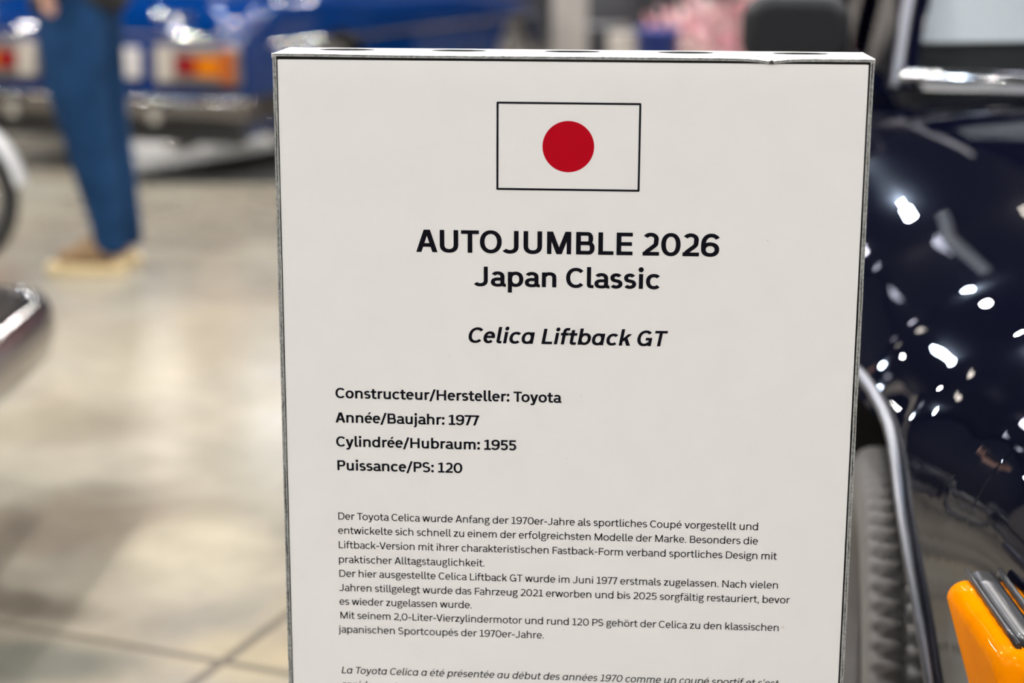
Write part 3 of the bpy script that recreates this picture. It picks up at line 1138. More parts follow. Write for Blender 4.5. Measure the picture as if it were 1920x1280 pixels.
def greenhouse(car, body, g, paint, glass=M_glass, pillars=True):
    """g: dict of the roof outline: x of windscreen base/top, roof end, tail base; half widths; heights"""
    xb, xt, xr, xe = g['xb'], g['xt'], g['xr'], g['xe']
    wb, wt, zb, zt = g['wb'], g['wt'], g['zb'], g['zt']
    we = g.get('we', wb * .93)
    r = MB()
    loops = []
    for i in range(13):
        u = i / 12
        x = xt + (xr - xt) * u
        z = zt + g.get('crown', .03) * math.sin(PI * u)
        w = wt * (1 + .02 * math.sin(PI * u))
        l = []
        for k in range(17):
            a = math.radians(180 * k / 16)
            l.append((x, w * math.copysign(abs(math.cos(a)) ** .6, math.cos(a)), z - .05 + .05 * math.sin(a) ** .6 + .012 * math.sin(a)))
        for k in range(15, 0, -1):
            a = math.radians(180 * k / 16)
            l.append((x, (w - .02) * math.copysign(abs(math.cos(a)) ** .6, math.cos(a)), z - .06))
        loops.append(l)
    r.skin(loops, True).build('roof', paint, car)
    P = {'A': ((xb, wb, zb), (xt, wt, zt - .03)), 'B': ((g['xm'], wb * 1.02, zb), (g['xm'] + .05, wt * 1.02, zt - .03)), 'C': ((xe + .30, we, zb), (xr, wt, zt - .03))}
    for s in (-1, 1):
        for nm, (p, q) in P.items():
            wide = {'A': .022, 'B': .018, 'C': .035}[nm]
            mb = MB()
            d = Vector(q) - Vector(p)
            lo = []
            for u in (0, .5, 1):
                c = Vector(p) + d * u
                c.y *= s
                lo.append([(c.x + a * wide, c.y + b * .02 * s, c.z) for a, b in ((-1, -1), (1, -1), (1, 1), (-1, 1))])
            mb.skin(lo, True, smooth=False).build('pillar', paint, car)
        # side glass between the pillars
        mb = MB()
        a0, a1 = Vector(P['A'][0]), Vector(P['A'][1])
        c0, c1 = Vector(P['C'][0]), Vector(P['C'][1])
        vs = []
        for off in (0, -.004):
            for p in (a0, c0, c1, a1):
                vs.append((p.x, s * (p.y + off - .006), p.z))
        mb.add(vs, [(0, 1, 2, 3), (4, 5, 6, 7), (0, 1, 5, 4), (1, 2, 6, 5), (2, 3, 7, 6), (3, 0, 4, 7)])
        mb.build('side_window', glass, car)

    def screen(name, x0, w0, z0, x1, w1, z1, bow):
        mb = MB()
        n = 14
        lo = []
        for off in (0, -.004):
            for j in range(7):
                v = j / 6
                l = []
                for i in range(n + 1):
                    u = 2 * i / n - 1
                    w = (w0 + (w1 - w0) * v) * u
                    l.append((x0 + (x1 - x0) * v + bow * (1 - u * u) + off * (1 if bow > 0 else -1), w, z0 + (z1 - z0) * v))
                lo.append(l)
        m = n + 1
        vs = [p for l in lo for p in l]
        fs = []
        for o in (0, 7 * m):
            for j in range(6):
                for i in range(n):
                    fs.append((o + j * m + i, o + j * m + i + 1, o + (j + 1) * m + i + 1, o + (j + 1) * m + i))
        return mb.add(vs, fs, True).build(name, glass, car)
    ws = screen('windscreen', xb, wb - .015, zb, xt, wt - .015, zt - .02, .07)
    rw = screen('rear_window', xe + .02, we - .03, zb, xr, wt - .02, zt - .02, -.05)
    return ws, rw


def cabin(car, x0, x1, hw, z):
    mb = MB()
    mb.rbox(x1, -hw, z - .12, x0, hw, z - .02, .03, 2, 'z')
    return mb


# ---- the navy coupe to the right of the board, nose towards us
navy = thing('car', 'dark navy coupe on the right with an orange corner lamp, nose towards us', 'car', (1.085, .60, 0), -PI / 2)
nst = [(.90, .56, .46, .66), (.86, .625, .42, .72), (.75, .680, .34, .77), (.60, .698, .30, .80), (.45, .720, .26, .818), (.30, .750, .23, .84), (.15, .787, .22, .857), (0, .815, .21, .872), (-.4, .825, .20, .90), (-.92, .825, .20, .928), (-2.0, .815, .20, .925), (-2.6, .80, .22, .915), (-3.1, .775, .30, .89), (-3.38, .73, .38, .85), (-3.45, .66, .46, .80)]
nb = Body(nst, (0, -2.5), .378, .31, rnd=[(.8, .22, .56), (.46, .25, .58), (.30, .335, .62), (.14, .40, .66), (-.2, .40, .66), (-.85, .20, .58), (-3.4, .20, .58)])
nb.mesh(170).build('body', M_navy, navy)
wl = MB()
for a in (0, -2.5):
    for s in (-1, 1):
        nb.well(wl, a, s)
wl.box(-3.2, -.42, .18, .45, .42, .22)
wl.build('wheel_wells', M_well, navy, recalc=False)
for a in (0, -2.5):
    for s in (-1, 1):
        MB().tube(nb.lip_line(a, s, .003), .0065, 10).build('arch_trim', M_satin, navy, label='chrome wheel arch lip')
for a in (0, -2.5):
    for s in (-1, 1):
        wheel(navy, a, s, .776 if a == 0 else .765, .297, .178, math.radians(-3.5) if a == 0 else 0, fine=(a == 0 and s == -1))
G = dict(xb=-.90, xt=-1.42, xm=-1.95, xr=-2.15, xe=-3.2, wb=.615, wt=.50, zb=.925, zt=1.31)
greenhouse(navy, nb, G, M_navy)
# cabin: dashboard, seats, steering wheel
MB().rbox(-1.30, -.58, .80, -1.04, .58, .985, .05, 3, 'y').build('dashboard', M_dark, navy)
for s in (-1, 1):
    se = MB()
    se.rbox(-2.12, s * .36 - .24, .45, -1.98, s * .36 + .24, .86, .05, 3, 'x', Matrix.Translation((-.02, 0, 0)))
    se.rbox(-2.1, s * .36 - .25, .34, -1.55, s * .36 + .25, .47, .05, 3, 'z')
    se.build('seat', M_dark, navy)
st = MB()
Mst = Matrix.Translation((-1.40, .36, .88)) @ Matrix.Rotation(math.radians(62), 4, 'Y')
st.tube([Mst @ Vector((.18 * math.cos(2 * PI * k / 24), .18 * math.sin(2 * PI * k / 24), 0)) for k in range(25)], .014, 8, False)
st.tube([Mst @ Vector((-.18, 0, 0)), Mst @ Vector((.18, 0, 0))], .012, 6)
st.build('steering_wheel', M_dark, navy)
# chrome windscreen surround
for s in (-1, 1):
    MB().tube([(-.885, s * .625, .925), (-1.12, s * .57, 1.105), (-1.405, s * .51, 1.295)], .0095, 8).build('screen_trim', M_satin, navy, label='chrome windscreen surround')
MB().tube([(-.885 + .075 * (1 - (k / 10 - 1) ** 2), .62 * (k / 10 - 1), .945) for k in range(21)], .011, 8).build('cowl_trim', M_chrome, navy, label='chrome strip along the windscreen base')
cw = MB()
cw.skin([[(-.84 + .075 * (1 - u * u), .60 * u, .938), (-.80 + .075 * (1 - u * u), .60 * u, .944), (-.76 + .075 * (1 - u * u), .60 * u, .936)] for u in [k / 8 - 1 for k in range(17)]], False, closed=False)
cw.build('cowl_grille', M_blackm, navy)
for y0, y1 in ((-.42, .02), (.06, .5)):
    wp = MB()
    wp.tube([(-.80, y0, .955), (-.86, (y0 + y1) / 2, .985), (-.90, y1, .992)], .006, 6)
    wp.tube([(-.865, y0 + .08, .975), (-.925, y1 + .06, .985)], .005, 6)
    wp.build('wiper', M_chrome, navy)
# door mirrors
for s in (-1, 1):
    m = MB()
    m.rbox(-1.06, s * .77 - .086, .948, -.975, s * .77 + .086, 1.066, .042, 6, 'x')
    mo = m.build('door_mirror', M_blackp, navy, label='black rounded mirror housing')
    MB().rbox(-1.063, s * .77 - .072, .966, -1.058, s * .77 + .072, 1.062, .02, 3, 'x').build('mirror_glass', M_chrome, mo)
    MB().tube([(-1.02, s * .70, .99), (-1.04, s * .68, .94), (-1.06, s * .675, .90)], .018, 8).build('mirror_foot', M_blackp, mo)
# chrome side strip, door line, handle
for s in (-1, 1):
    MB().tube([(x, s * (nb.side(x, .60) + .004), .60 + .02 * (x > -.4) * 0) for x in [-.42 - .06 * k for k in range(28)]], .009, 6).build('side_strip', M_satin, navy)
    MB().rbox(-1.86, s * .815 - .012, .74, -1.72, s * .815 + .012, .765, .006, 2, 'y').build('door_handle', M_chrome, navy)
# corner lamp: amber block along the fender side with a dark ribbed strip on its top
for s in (-1, 1):
    lamp = MB()

    def lsec(x, e=0.0):
        yi = .63
        yo = .766 - .10 * max(0, x - .45) ** 1.2 - e
        z0, z1 = .508 + e, .634 - .02 * (x - .45) - e
        rr = .016
        out = []
        for cy, cz, a0 in ((yo - rr, z1 - rr, 0), (yi, z1 - .004, 90), (yi, z0, 180), (yo - rr * .6 - .034, z0 + rr, 270)):
            for k in range(6):
                a = math.radians(a0 + 90 * k / 5)
                q = rr if a0 in (0, 270) else .002
                out.append((x, s * (cy + q * math.cos(a)), cz + q * math.sin(a)))
        return out
    lamp.skin([lsec(.487, .014), lsec(.490, .006), lsec(.497, .001)] + [lsec(.50 + .01 * k, .0008 * (k % 2)) for k in range(1, 15)] + [lsec(.646, .001), lsec(.652, .006), lsec(.655, .014)], True, smooth=True)
    lo = lamp.build('corner_lamp', M_amber, navy, label='orange corner lamp lens')
    tr = MB()
    for yy, zz, ww, hh in ((.732, .631, .024, .010), (.718, .634, .006, .011), (.746, .634, .005, .009)):
        tr.skin([[(x, s * (yy - .10 * max(0, x - .45) ** 1.2 + dy * ww / 2), zz - .02 * (x - .45) + dz * hh / 2) for dy, dz in ((-1, -1), (1, -1), (.8, .6), (.4, 1), (-.4, 1), (-.8, .6))] for x in [.482 + .026 * k for k in range(7)]], True)
    tr.build('lamp_trim', M_blackm, lo, label='dark ribbed trim strip')
    ribs = MB()
    for k in range(16):
        y = .672 + k * .0052
        ribs.tube([(.6555, s * y, .525), (.6562, s * y, .60)], .0016, 6)
    ribs.build('lens_ribs', M_amber, lo)
    bb = MB().lathe([(0, .004), (.007, .003), (.010, -.002), (.010, -.006), (.0, -.006)], 20, 'x', Matrix.Translation((.658, s * .726, .572)))
    bb.build('lamp_screw', M_amber, lo)
# bumper, grille, headlamps
def wrap(off, z, n=41, side=.70, dx=.12):
    pts = []
    for k in range(n):
        u = 2 * k / (n - 1) - 1
        a = abs(u) ** 3.5
        pts.append((.95 + off - dx * abs(u) ** 2.2 - .34 * max(0, abs(u) - .8) / .2, math.copysign(min(abs(u) * (.82 + off), .80 + off), u), z))
    return pts
bp = MB()
bp.skin([[(p[0] + dx, p[1], p[2] + dz) for dx, dz in ((0, -.06), (.035, -.045), (.045, 0), (.035, .045), (0, .06), (-.02, .05), (-.02, -.05))] for p in wrap(0, .43)], True)
bp.build('bumper', M_chrome, navy)
bs = MB()
bs.skin([[(p[0] + dx, p[1] * 1.004, p[2] + dz) for dx, dz in ((.04, -.018), (.058, -.012), (.058, .012), (.04, .018))] for p in wrap(0, .43)], True)
bs.build('bumper_strip', M_blackp, navy)
MB().rbox(.86, -.42, .53, .905, .42, .655, .01, 2, 'x').build('grille', M_blackm, navy)
for s in (-1, 1):
    for y in (.33, .50):
        h = MB().lathe([(0, .02), (.05, .016), (.075, .0), (.082, -.03)], 28, 'x', Matrix.Translation((.895, s * y, .60)))
        h.build('headlamp', M_white, navy)

# ---- the blue car in the background, tail towards us
blue = thing('car', 'bright blue old coupe seen from behind, chrome bumper and long tail lamps', 'car', (-2.497 + 3.40 * math.sin(math.radians(18)), 7.12 + 3.40 * math.cos(math.radians(18)), 0), PI / 2 - math.radians(18))
bst = [(.70, .60, .46, .60), (.62, .70, .36, .68), (.35, .79, .25, .74), (0, .82, .22, .78), (-.6, .832, .21, .83), (-1.0, .835, .20, .85), (-2.1, .835, .20, .86), (-2.6, .83, .22, .88), (-3.0, .825, .23, .872), (-3.16, .82, .21, .858), (-3.27, .815, .19, .832), (-3.345, .808, .18, .795), (-3.39, .80, .18, .745), (-3.40, .79, .18, .70)]
bb_ = Body(bst, (0, -2.5), .36, .305, .12)
bb_.mesh(110).build('body', M_blue, blue)
wl = MB()
for a in (0, -2.5):
    for s in (-1, 1):
        bb_.well(wl, a, s)
wl.box(-3.05, -.42, .20, .45, .42, .24)
wl.build('wheel_wells', M_well, blue, recalc=False)
for a in (0, -2.5):
    for s in (-1, 1):
        wheel(blue, a, s, .795, .30, .17)
greenhouse(blue, bb_, dict(xb=-.92, xt=-1.35, xm=-1.8, xr=-2.15, xe=-2.95, wb=.68, wt=.55, zb=.855, zt=1.27), M_blue, glass=M_blackm)
XR = -3.425
for s in (-1, 1):
    y0, y1 = sorted((s * .328, s * .785))
    tl = MB().rbox(XR - .012, y0, .440, XR + .03, y1, .628, .02, 3, 'x').build('tail_lamp', M_bezel, blue, label='long tail lamp with white, red and amber lenses')
    def lens(nm, a, b, m, z0=.492, z1=.608):
        q0, q1 = sorted((s * a, s * b))
        MB().rbox(XR - .022, q0, z0, XR - .008, q1, z1, .008, 2, 'x').build(nm, m, tl)
    lens('white_lens', .345, .440, M_rev, .455, .612)
    lens('red_lens', .455, .562, M_redl, .492, .572)
    lens('amber_lens', .566, .690, M_amberd, .484, .576)
    lens('orange_lens', .694, .768, M_oranged, .456, .606)
MB().rbox(XR - .012, -.25, .462, XR + .03, .25, .606, .012, 2, 'x').build('number_plate', M_plate, blue, label='white number plate')
def wrapr(z, n=41):
    pts = []
    for k in range(n):
        u = 2 * k / (n - 1) - 1
        pts.append((XR - .085 + .07 * abs(u) ** 2.5 + .34 * max(0, abs(u) - .82) / .18, math.copysign(min(abs(u) * 1.0, .835), u), z))
    return pts
rb = MB()
rb.skin([[(p[0] + dx, p[1], p[2] + dz) for dx, dz in ((0, -.055), (-.03, -.045), (-.042, -.012), (-.034, .02), (-.042, .035), (-.02, .055), (.02, .05), (.02, -.05))] for p in wrapr(.335)], True)
rb.build('bumper', M_dullc, blue)
MB().rbox(XR - .03, -.80, .168, XR + .04, .80, .285, .02, 3, 'x').build('rear_valance', M_blackm, blue)
for s in (-1, 1):
    MB().rbox(XR - .145, s * .40 - .03, .27, XR - .10, s * .40 + .03, .40, .015, 3, 'z').build('overrider', M_chrome, blue)
    MB().tube([(x, s * (bb_.side(x, .62) + .005), .62) for x in [.5 - .1 * k for k in range(38)]], .010, 6).build('side_strip', M_chrome, blue)
    MB().tube([(-2.9, s * .715, .872), (-2.2, s * .735, .868), (-1.0, s * .735, .858)], .008, 6).build('belt_trim', M_chrome, blue)
MB().tube([(-3.408, .64 * (k / 10 - 1), .672 - .01 * abs(k / 10 - 1) ** 3) for k in range(21)], .008, 8).build('boot_trim', M_chrome, blue)
MB().lathe([(0, -.03), (.018, -.028), (.028, -.015), (.030, .01)], 20, 'x', Matrix.Translation((-3.375, -.33, .765))).build('boot_lock', M_chrome, blue)
bl = MB()
for k in range(5):
    bl.rbox(-3.39, -.52 + .035 * k, .742, -3.345, -.497 + .035 * k, .770, .006, 2, 'x')
bl.build('boot_badge', M_chrome, blue)
MB().tube([(-3.3, -.45, .155), (-3.50, -.45, .15)], .025, 12).build('exhaust_pipe', M_chrome, blue)

# ---- silver car at the left edge: only the end of its bumper reaches into the picture
silv = thing('car', 'silver car beyond the left edge, only its chrome bumper end showing', 'car', (-1.865, 1.40, 0), 0)
sst = [(.66, .60, .45, .60), (.60, .66, .38, .68), (.35, .72, .26, .75), (0, .745, .22, .80), (-.6, .755, .21, .86), (-1.0, .76, .21, .88), (-2.1, .76, .21, .89), (-2.7, .75, .24, .88), (-3.1, .70, .34, .84), (-3.2, .62, .44, .78)]
sb = Body(sst, (0, -2.35), .345, .29, .13)
sb.mesh(90).build('body', M_silver, silv)
wl = MB()
for a in (0, -2.35):
    for s in (-1, 1):
        sb.well(wl, a, s)
wl.box(-2.95, -.42, .20, .42, .42, .24)
wl.build('wheel_wells', M_well, silv, recalc=False)
for a in (0, -2.35):
    for s in (-1, 1):
        wheel(silv, a, s, .73, .285, .165)
greenhouse(silv, sb, dict(xb=-.90, xt=-1.30, xm=-1.7, xr=-2.05, xe=-2.8, wb=.64, wt=.53, zb=.885, zt=1.30), M_silver, glass=M_blackm)
fb = MB()
pts = []
for k in range(45):
    u = 2 * k / 44 - 1
    pts.append((.755 - .045 * abs(u) ** 2 - .16 * max(0, abs(u) - .86) / .14, math.copysign(min(abs(u) * .84, .772), u), .375))
fb.skin([[(p[0] + dx, p[1], p[2] + dz) for dx, dz in ((-.01, -.085), (.018, -.06), (.034, -.005), (.028, .04), (.005, .07), (-.02, .06), (-.03, -.08))] for p in pts], True)
fbo = fb.build('bumper', M_dullc, silv)
for s in (-1, 1):
    MB().lathe([(0, .055), (.022, .05), (.036, .025), (.040, 0), (.036, -.03), (0, -.035)], 20, 'x', Matrix.Translation((.700, s * .60, .365))).build('fog_lamp', M_blackm, silv)
    MB().lathe([(0, .03), (.06, .022), (.085, 0), (.09, -.05)], 24, 'x', Matrix.Translation((.64, s * .50, .60))).build('headlamp', M_white, silv)
MB().rbox(.62, -.38, .52, .675, .38, .66, .01, 2, 'x').build('grille', M_blackm, silv)

# ---------------------------------------------------------------- the visitor in jeans
M_skin = mat('skin', (.56, .33, .25), .5, spec=.35, noise=.05, nscale=20)
M_denim = mat('blue_denim', (.0095, .035, .092), .9, spec=.1, noise=.30, nscale=9, bump=.25, bscale=140)
M_jacket = mat('black_jacket', (.006, .006, .007), .8, noise=.2, nscale=12)
M_suede = mat('tan_suede', (.20, .125, .06), .85, noise=.2, nscale=14)
M_sole = mat('cream_sole', (.60, .47, .26), .6)
M_hair = mat('brown_hair', (.035, .020, .012), .6, noise=.3, nscale=50)
M_eye = mat('eye_white', (.7, .7, .68), .2)


def skin_obj(name, pts, edges, m, parent, sub=2, root=0):
    """pts: (x, y, z, r) or (x, y, z, rx, ry)"""
    me = bpy.data.meshes.new(name)
    me.from_pydata([p[:3] for p in pts], edges, [])
    o = bpy.data.objects.new(name, me)
    COL.objects.link(o)
    sk = o.modifiers.new('skin', 'SKIN')
    sk.use_smooth_shade = True
    sk.branch_smoothing = .4
    for i, p in enumerate(pts):
        d = me.skin_vertices[0].data[i]
        d.radius = (p[3], p[4] if len(p) > 4 else p[3])
        d.use_root = i == root
    ss = o.modifiers.new('sub', 'SUBSURF')
    ss.levels = sub
    ss.render_levels = sub
    bpy.context.view_layer.update()
    dg = bpy.context.evaluated_depsgraph_get()
    nm = bpy.data.meshes.new_from_object(o.evaluated_get(dg))
    o.modifiers.clear()
    o.data = nm
    bpy.data.meshes.remove(me)
    nm.name = name
    nm.materials.clear()
    nm.materials.append(m)
    for p in nm.polygons:
        p.use_smooth = True
    o.parent = parent
    return o


def chain(pts, edges, start, items):
    """append a chain of points to a skeleton, returning the index of the last one"""
    prev = start
    for it in items:
        pts.append(it)
        i = len(pts) - 1
        if prev is not None:
            edges.append((prev, i))
        prev = i
    return prev


per = thing('person', 'person in blue jeans, black jacket and tan shoes standing beyond the board, facing left', 'person', (-1.765, 4.66, 0))
P, Ed = [(-.045, 0, .95, .125)], []                       # pelvis is the root; he faces -x
sp = chain(P, Ed, 0, [(-.05, 0, 1.08, .115), (-.055, 0, 1.22, .125), (-.05, 0, 1.36, .125)])
nk = chain(P, Ed, sp, [(-.045, 0, 1.47, .062), (-.055, 0, 1.54, .056)])
hd = chain(P, Ed, nk, [(-.065, 0, 1.60, .070), (-.075, 0, 1.66, .088), (-.068, 0, 1.72, .086), (-.06, 0, 1.765, .055)])
chain(P, Ed, hd - 2, [(-.168, 0, 1.655, .020), (-.188, 0, 1.640, .011)])      # nose
for s in (-1, 1):
    chain(P, Ed, hd - 2, [(-.06, s * .086, 1.655, .016), (-.05, s * .096, 1.665, .014)])    # ears
    chain(P, Ed, 0, [(-.045, s * .09, .90, .088), (-.030, s * .095, .70, .078), (-.005, s * .095, .50, .054), (.025, s * .093, .33, .050), (.05, s * .09, .10, .036), (.035, s * .09, .05, .036), (-.06, s * .095, .032, .030)])
    wr = chain(P, Ed, sp, [(-.05, s * .17, 1.40, .055), (-.025, s * .215, 1.28, .046), (.02, s * .228, 1.17, .040), (-.03, s * .222, 1.10, .034), (-.066, s * .205, 1.05, .026)])
    pm = chain(P, Ed, wr, [(-.085, s * .196, 1.012, .026, .016), (-.10, s * .188, .972, .027, .015)])
    for j, (dy, L) in enumerate(((.027, .9), (.009, 1.0), (-.009, .95), (-.027, .75))):
        chain(P, Ed, pm, [(-.106 + .003 * j, s * (.186 + dy * .9), .953, .0088), (-.110 + .004 * j, s * (.183 + dy), .953 - .034 * L, .0082), (-.102 + .004 * j, s * (.180 + dy), .953 - .060 * L, .0075), (-.088 + .003 * j, s * (.178 + dy), .953 - .074 * L, .0065)])
    chain(P, Ed, wr + 1, [(-.112, s * .205, .995, .011), (-.132, s * .206, .967, .0095), (-.138, s * .200, .939, .0085)])
body = skin_obj('body', P, Ed, M_skin, per)
for s in (-1, 1):
    MB().lathe([(0, .011), (.006, .0095), (.0105, .003), (.0105, -.003), (0, -.011)], 14, 'y', Matrix.Translation((-.152, s * .034, 1.675))).build('eye', M_eye, per)
# hair
P, Ed = [(-.045, 0, 1.745, .085)], []
chain(P, Ed, 0, [(-.01, 0, 1.70, .078), (.0, 0, 1.63, .060), (-.005, 0, 1.585, .045)])
chain(P, Ed, 0, [(-.095, 0, 1.765, .050), (-.128, 0, 1.755, .030)])
for s in (-1, 1):
    chain(P, Ed, 0, [(-.045, s * .055, 1.725, .050), (-.05, s * .072, 1.685, .030)])
skin_obj('hair', P, Ed, M_hair, per)
# jeans
P, Ed = [(-.05, 0, .955, .160, .14)], []
chain(P, Ed, 0, [(-.05, 0, 1.04, .135, .130)])
for s in (-1, 1):
    chain(P, Ed, 0, [(-.055, s * .085, .87, .142, .108), (-.052, s * .100, .72, .126, .100), (-.028, s * .100, .56, .102, .090), (-.012, s * .098, .46, .092, .083), (.012, s * .096, .33, .082, .077), (.035, s * .094, .20, .066, .066), (.048, s * .092, .10, .062, .060), (.046, s * .092, .062, .058, .056)])
skin_obj('jeans', P, Ed, M_denim, per)
# jacket
P, Ed = [(-.055, 0, 1.20, .150)], []
chain(P, Ed, 0, [(-.055, 0, 1.06, .160), (-.052, 0, .94, .186, .165), (-.045, 0, .855, .190, .168)])
tp = chain(P, Ed, 0, [(-.052, 0, 1.37, .135), (-.047, 0, 1.47, .080)])
for s in (-1, 1):
    chain(P, Ed, tp - 1, [(-.05, s * .165, 1.40, .078), (-.025, s * .218, 1.28, .066), (.02, s * .230, 1.17, .058), (-.028, s * .224, 1.105, .050), (-.060, s * .208, 1.062, .040)])
skin_obj('jacket', P, Ed, M_jacket, per)
# shoes
for s in (-1, 1):
    y = s * .095
    P, Ed = [(.065, y, .068, .044, .046)], []
    chain(P, Ed, 0, [(.02, y, .075, .050, .048), (-.05, y, .062, .047, .044), (-.11, y - .004 * s, .052, .042, .036), (-.150, y - .006 * s, .048, .034, .026)])
    sho = skin_obj('shoe', P, Ed, M_suede, per)
    sl = MB()
    lo = []
    for z, q in ((0, .97), (.006, 1.0), (.030, 1.0), (.036, .96)):
        l = []
        for k in range(36):
            a = 2 * PI * k / 36
            c, sn = math.cos(a), math.sin(a)
            L = .155 if c < 0 else .125
            w = .052 if c < 0 else .044
            l.append((-.03 + q * L * math.copysign(abs(c) ** .8, c), y + q * w * math.copysign(abs(sn) ** .75, sn), z))
        lo.append(l)
    sl.skin(lo, True).build('sole', M_sole, sho)

# ---------------------------------------------------------------- motorcycle at the left edge
M_guard = mat('white_mudguard', (.72, .72, .72), .3, coat=.6)
M_btyre = mat('old_tyre', (.02, .02, .02), .6)
M_engine = mat('engine_alloy', (.35, .35, .36), .4, metal=.9)
M_tank = mat('tank_red', (.012, .013, .02), .25, coat=.8)
M_leather = mat('seat_leather', (.015, .014, .013), .5)
bike = thing('motorcycle', 'old motorcycle at the left edge with white mudguard over its front wheel', 'motorcycle', (-2.275, 4.48, 0), 0)
bike.scale = (.85, .85, .85)


def bike_wheel(x):
    r = .318
    prof = [(r - .075, -.022), (r - .05, -.040), (r - .02, -.043), (r - .004, -.025), (r, 0), (r - .004, .025), (r - .02, .043), (r - .05, .040), (r - .075, .022)]
    M = Matrix.Translation((x, 0, r))
    w = MB().lathe(prof, 56, 'y', M).build('wheel', M_btyre, bike)
    MB().lathe([(r - .062, -.030), (r - .078, -.030), (r - .090, 0), (r - .078, .030), (r - .062, .030)], 56, 'y', M).build('rim', M_chrome, w)
    sp_ = MB()
    for k in range(28):
        a = 2 * PI * k / 28
        b = a + (.35 if k % 2 else -.35)
        sp_.tube([(x + .045 * math.cos(b), (.03 if k % 4 < 2 else -.03), r + .045 * math.sin(b)), (x + (r - .085) * math.cos(a), 0, r + (r - .085) * math.sin(a))], .0018, 4, False)
    sp_.build('spokes', M_chrome, w)
    MB().lathe([(.0, -.06), (.05, -.05), (.07, -.02), (.07, .02), (.05, .05), (.0, .06)], 24, 'y', M).build('hub', M_engine, w)


bike_wheel(0)
bike_wheel(-1.36)
for x, a0, a1 in ((0, 9, 128), (-1.36, 20, 178)):
    g = MB()
    lo = []
    for k in range(40):
        t = math.radians(a0 + (a1 - a0) * k / 39)
        l = []
        for j in range(9):
            q = math.radians(-80 + 160 * j / 8)
            R = .336 + .022 * math.cos(q)
            l.append((x + R * math.cos(t), .062 * math.sin(q), .318 + R * math.sin(t)))
        for j in range(8, -1, -1):
            q = math.radians(-80 + 160 * j / 8)
            R = .332 + .022 * math.cos(q)
            l.append((x + R * math.cos(t), .059 * math.sin(q), .318 + R * math.sin(t)))
        lo.append(l)
    g.skin(lo, True).build('mudguard', M_guard, bike)
fk = MB()
for s in (-1, 1):
    fk.tube([(0, s * .085, .318), (-.12, s * .085, .62), (-.27, s * .085, .98)], [.022, .020, .018], 12)
fk.build('fork', M_chrome, bike)
fr_ = MB()
fr_.tube([(-.25, 0, .92), (-.36, 0, .62), (-.42, 0, .34), (-.85, 0, .30), (-.98, 0, .40), (-1.02, 0, .72), (-.27, 0, .88)], .018, 10)
for s in (-1, 1):
    fr_.tube([(-.95, s * .05, .40), (-1.36, s * .075, .318)], .016, 8)
    fr_.tube([(-1.02, s * .07, .72), (-1.36, s * .085, .318)], .012, 8)
fr_.build('frame', M_blackm, bike)
en = MB()
en.rbox(-.82, -.13, .28, -.50, .13, .48, .05, 3, 'y')
for k in range(7):
    en.rbox(-.74 - .012 * (k % 2), -.085, .49 + .026 * k, -.56 + .012 * (k % 2), .085, .505 + .026 * k, .02, 2, 'z')
en.build('engine', M_engine, bike)
tk = MB()
tk.skin([[(x, w * math.cos(2 * PI * k / 20), z + h * math.sin(2 * PI * k / 20)) for k in range(20)] for x, w, z, h in ((-.30, .02, .86, .02), (-.32, .09, .855, .07), (-.45, .135, .85, .105), (-.65, .125, .835, .10), (-.78, .07, .82, .07), (-.80, .02, .82, .02))], True)
tk.build('fuel_tank', M_tank, bike)
MB().rbox(-1.42, -.13, .77, -.80, .13, .86, .06, 4, 'z').build('seat', M_leather, bike)
hb = MB()
hb.tube([(-.40, -.36, 1.05), (-.30, -.22, 1.07), (-.26, -.06, 1.00), (-.26, .06, 1.00), (-.30, .22, 1.07), (-.40, .36, 1.05)], .012, 8)
hb.build('handlebar', M_chrome, bike)
MB().lathe([(0, .05), (.06, .045), (.085, .02), (.088, 0), (.06, -.09), (0, -.12)], 24, 'x', Matrix.Translation((-.12, 0, .88))).build('headlamp', M_chrome, bike)
MB().tube([(-.52, -.15, .45), (-.45, -.16, .36), (-.60, -.17, .26), (-.95, -.17, .24), (-1.05, -.17, .25), (-1.65, -.17, .28)], [.022, .022, .024, .026, .042, .045], 14).build('exhaust', M_chrome, bike)
MB().tube([(-.72, .14, .28), (-.70, .25, .02), (-.70, .27, .008)], .010, 8).build('side_stand', M_blackm, bike)

# ---------------------------------------------------------------- things along the far side of the hall
M_banner = mat('banner_white', (.80, .76, .80), .6)
M_purple = mat('banner_purple', (.075, .045, .13), .6)
M_bblue = mat('banner_blue', (.04, .06, .20), .6)
M_crate = mat('flight_case_black', (.012, .012, .015), .5)
M_card = mat('cardboard_grey', (.36, .33, .29), .8, noise=.08, nscale=10)
M_bin = mat('blue_plastic', (.006, .03, .22), .4)
M_soil = mat('pot_black', (.02, .02, .02), .6)
M_branch = mat('branch_brown', (.09, .055, .035), .8)
M_pink = [mat('blossom_pink', (.92, .62, .66), .7), mat('blossom_pale', (.96, .86, .80), .7), mat('blossom_deep', (.88, .46, .52), .7)]

# white printed partition behind the right-hand car
pw = thing('partition', 'white printed partition wall behind the navy coupe', 'partition', (1.14, 8.9, 0), 0)
MB().box(0, 0, 0, 4.4, .06, 1.35).build('panel', M_banner, pw)
for i, (x0, x1, z0, z1, w, m) in enumerate(((.02, .9, 1.0, .25, .10, M_purple), (.0, .60, .62, .10, .14, M_bblue), (.9, 2.6, 1.2, 1.9, .14, M_purple))):
    d = Vector((x1 - x0, 0, z1 - z0)).normalized()
    nrm = Vector((-d.z, 0, d.x)) * w / 2
    a, b = Vector((x0, -.002, z0)), Vector((x1, -.002, z1))
    MB().add([a - nrm, b - nrm, b + nrm, a + nrm], [(0, 1, 2, 3)]).build('printed_stripe', m, pw)

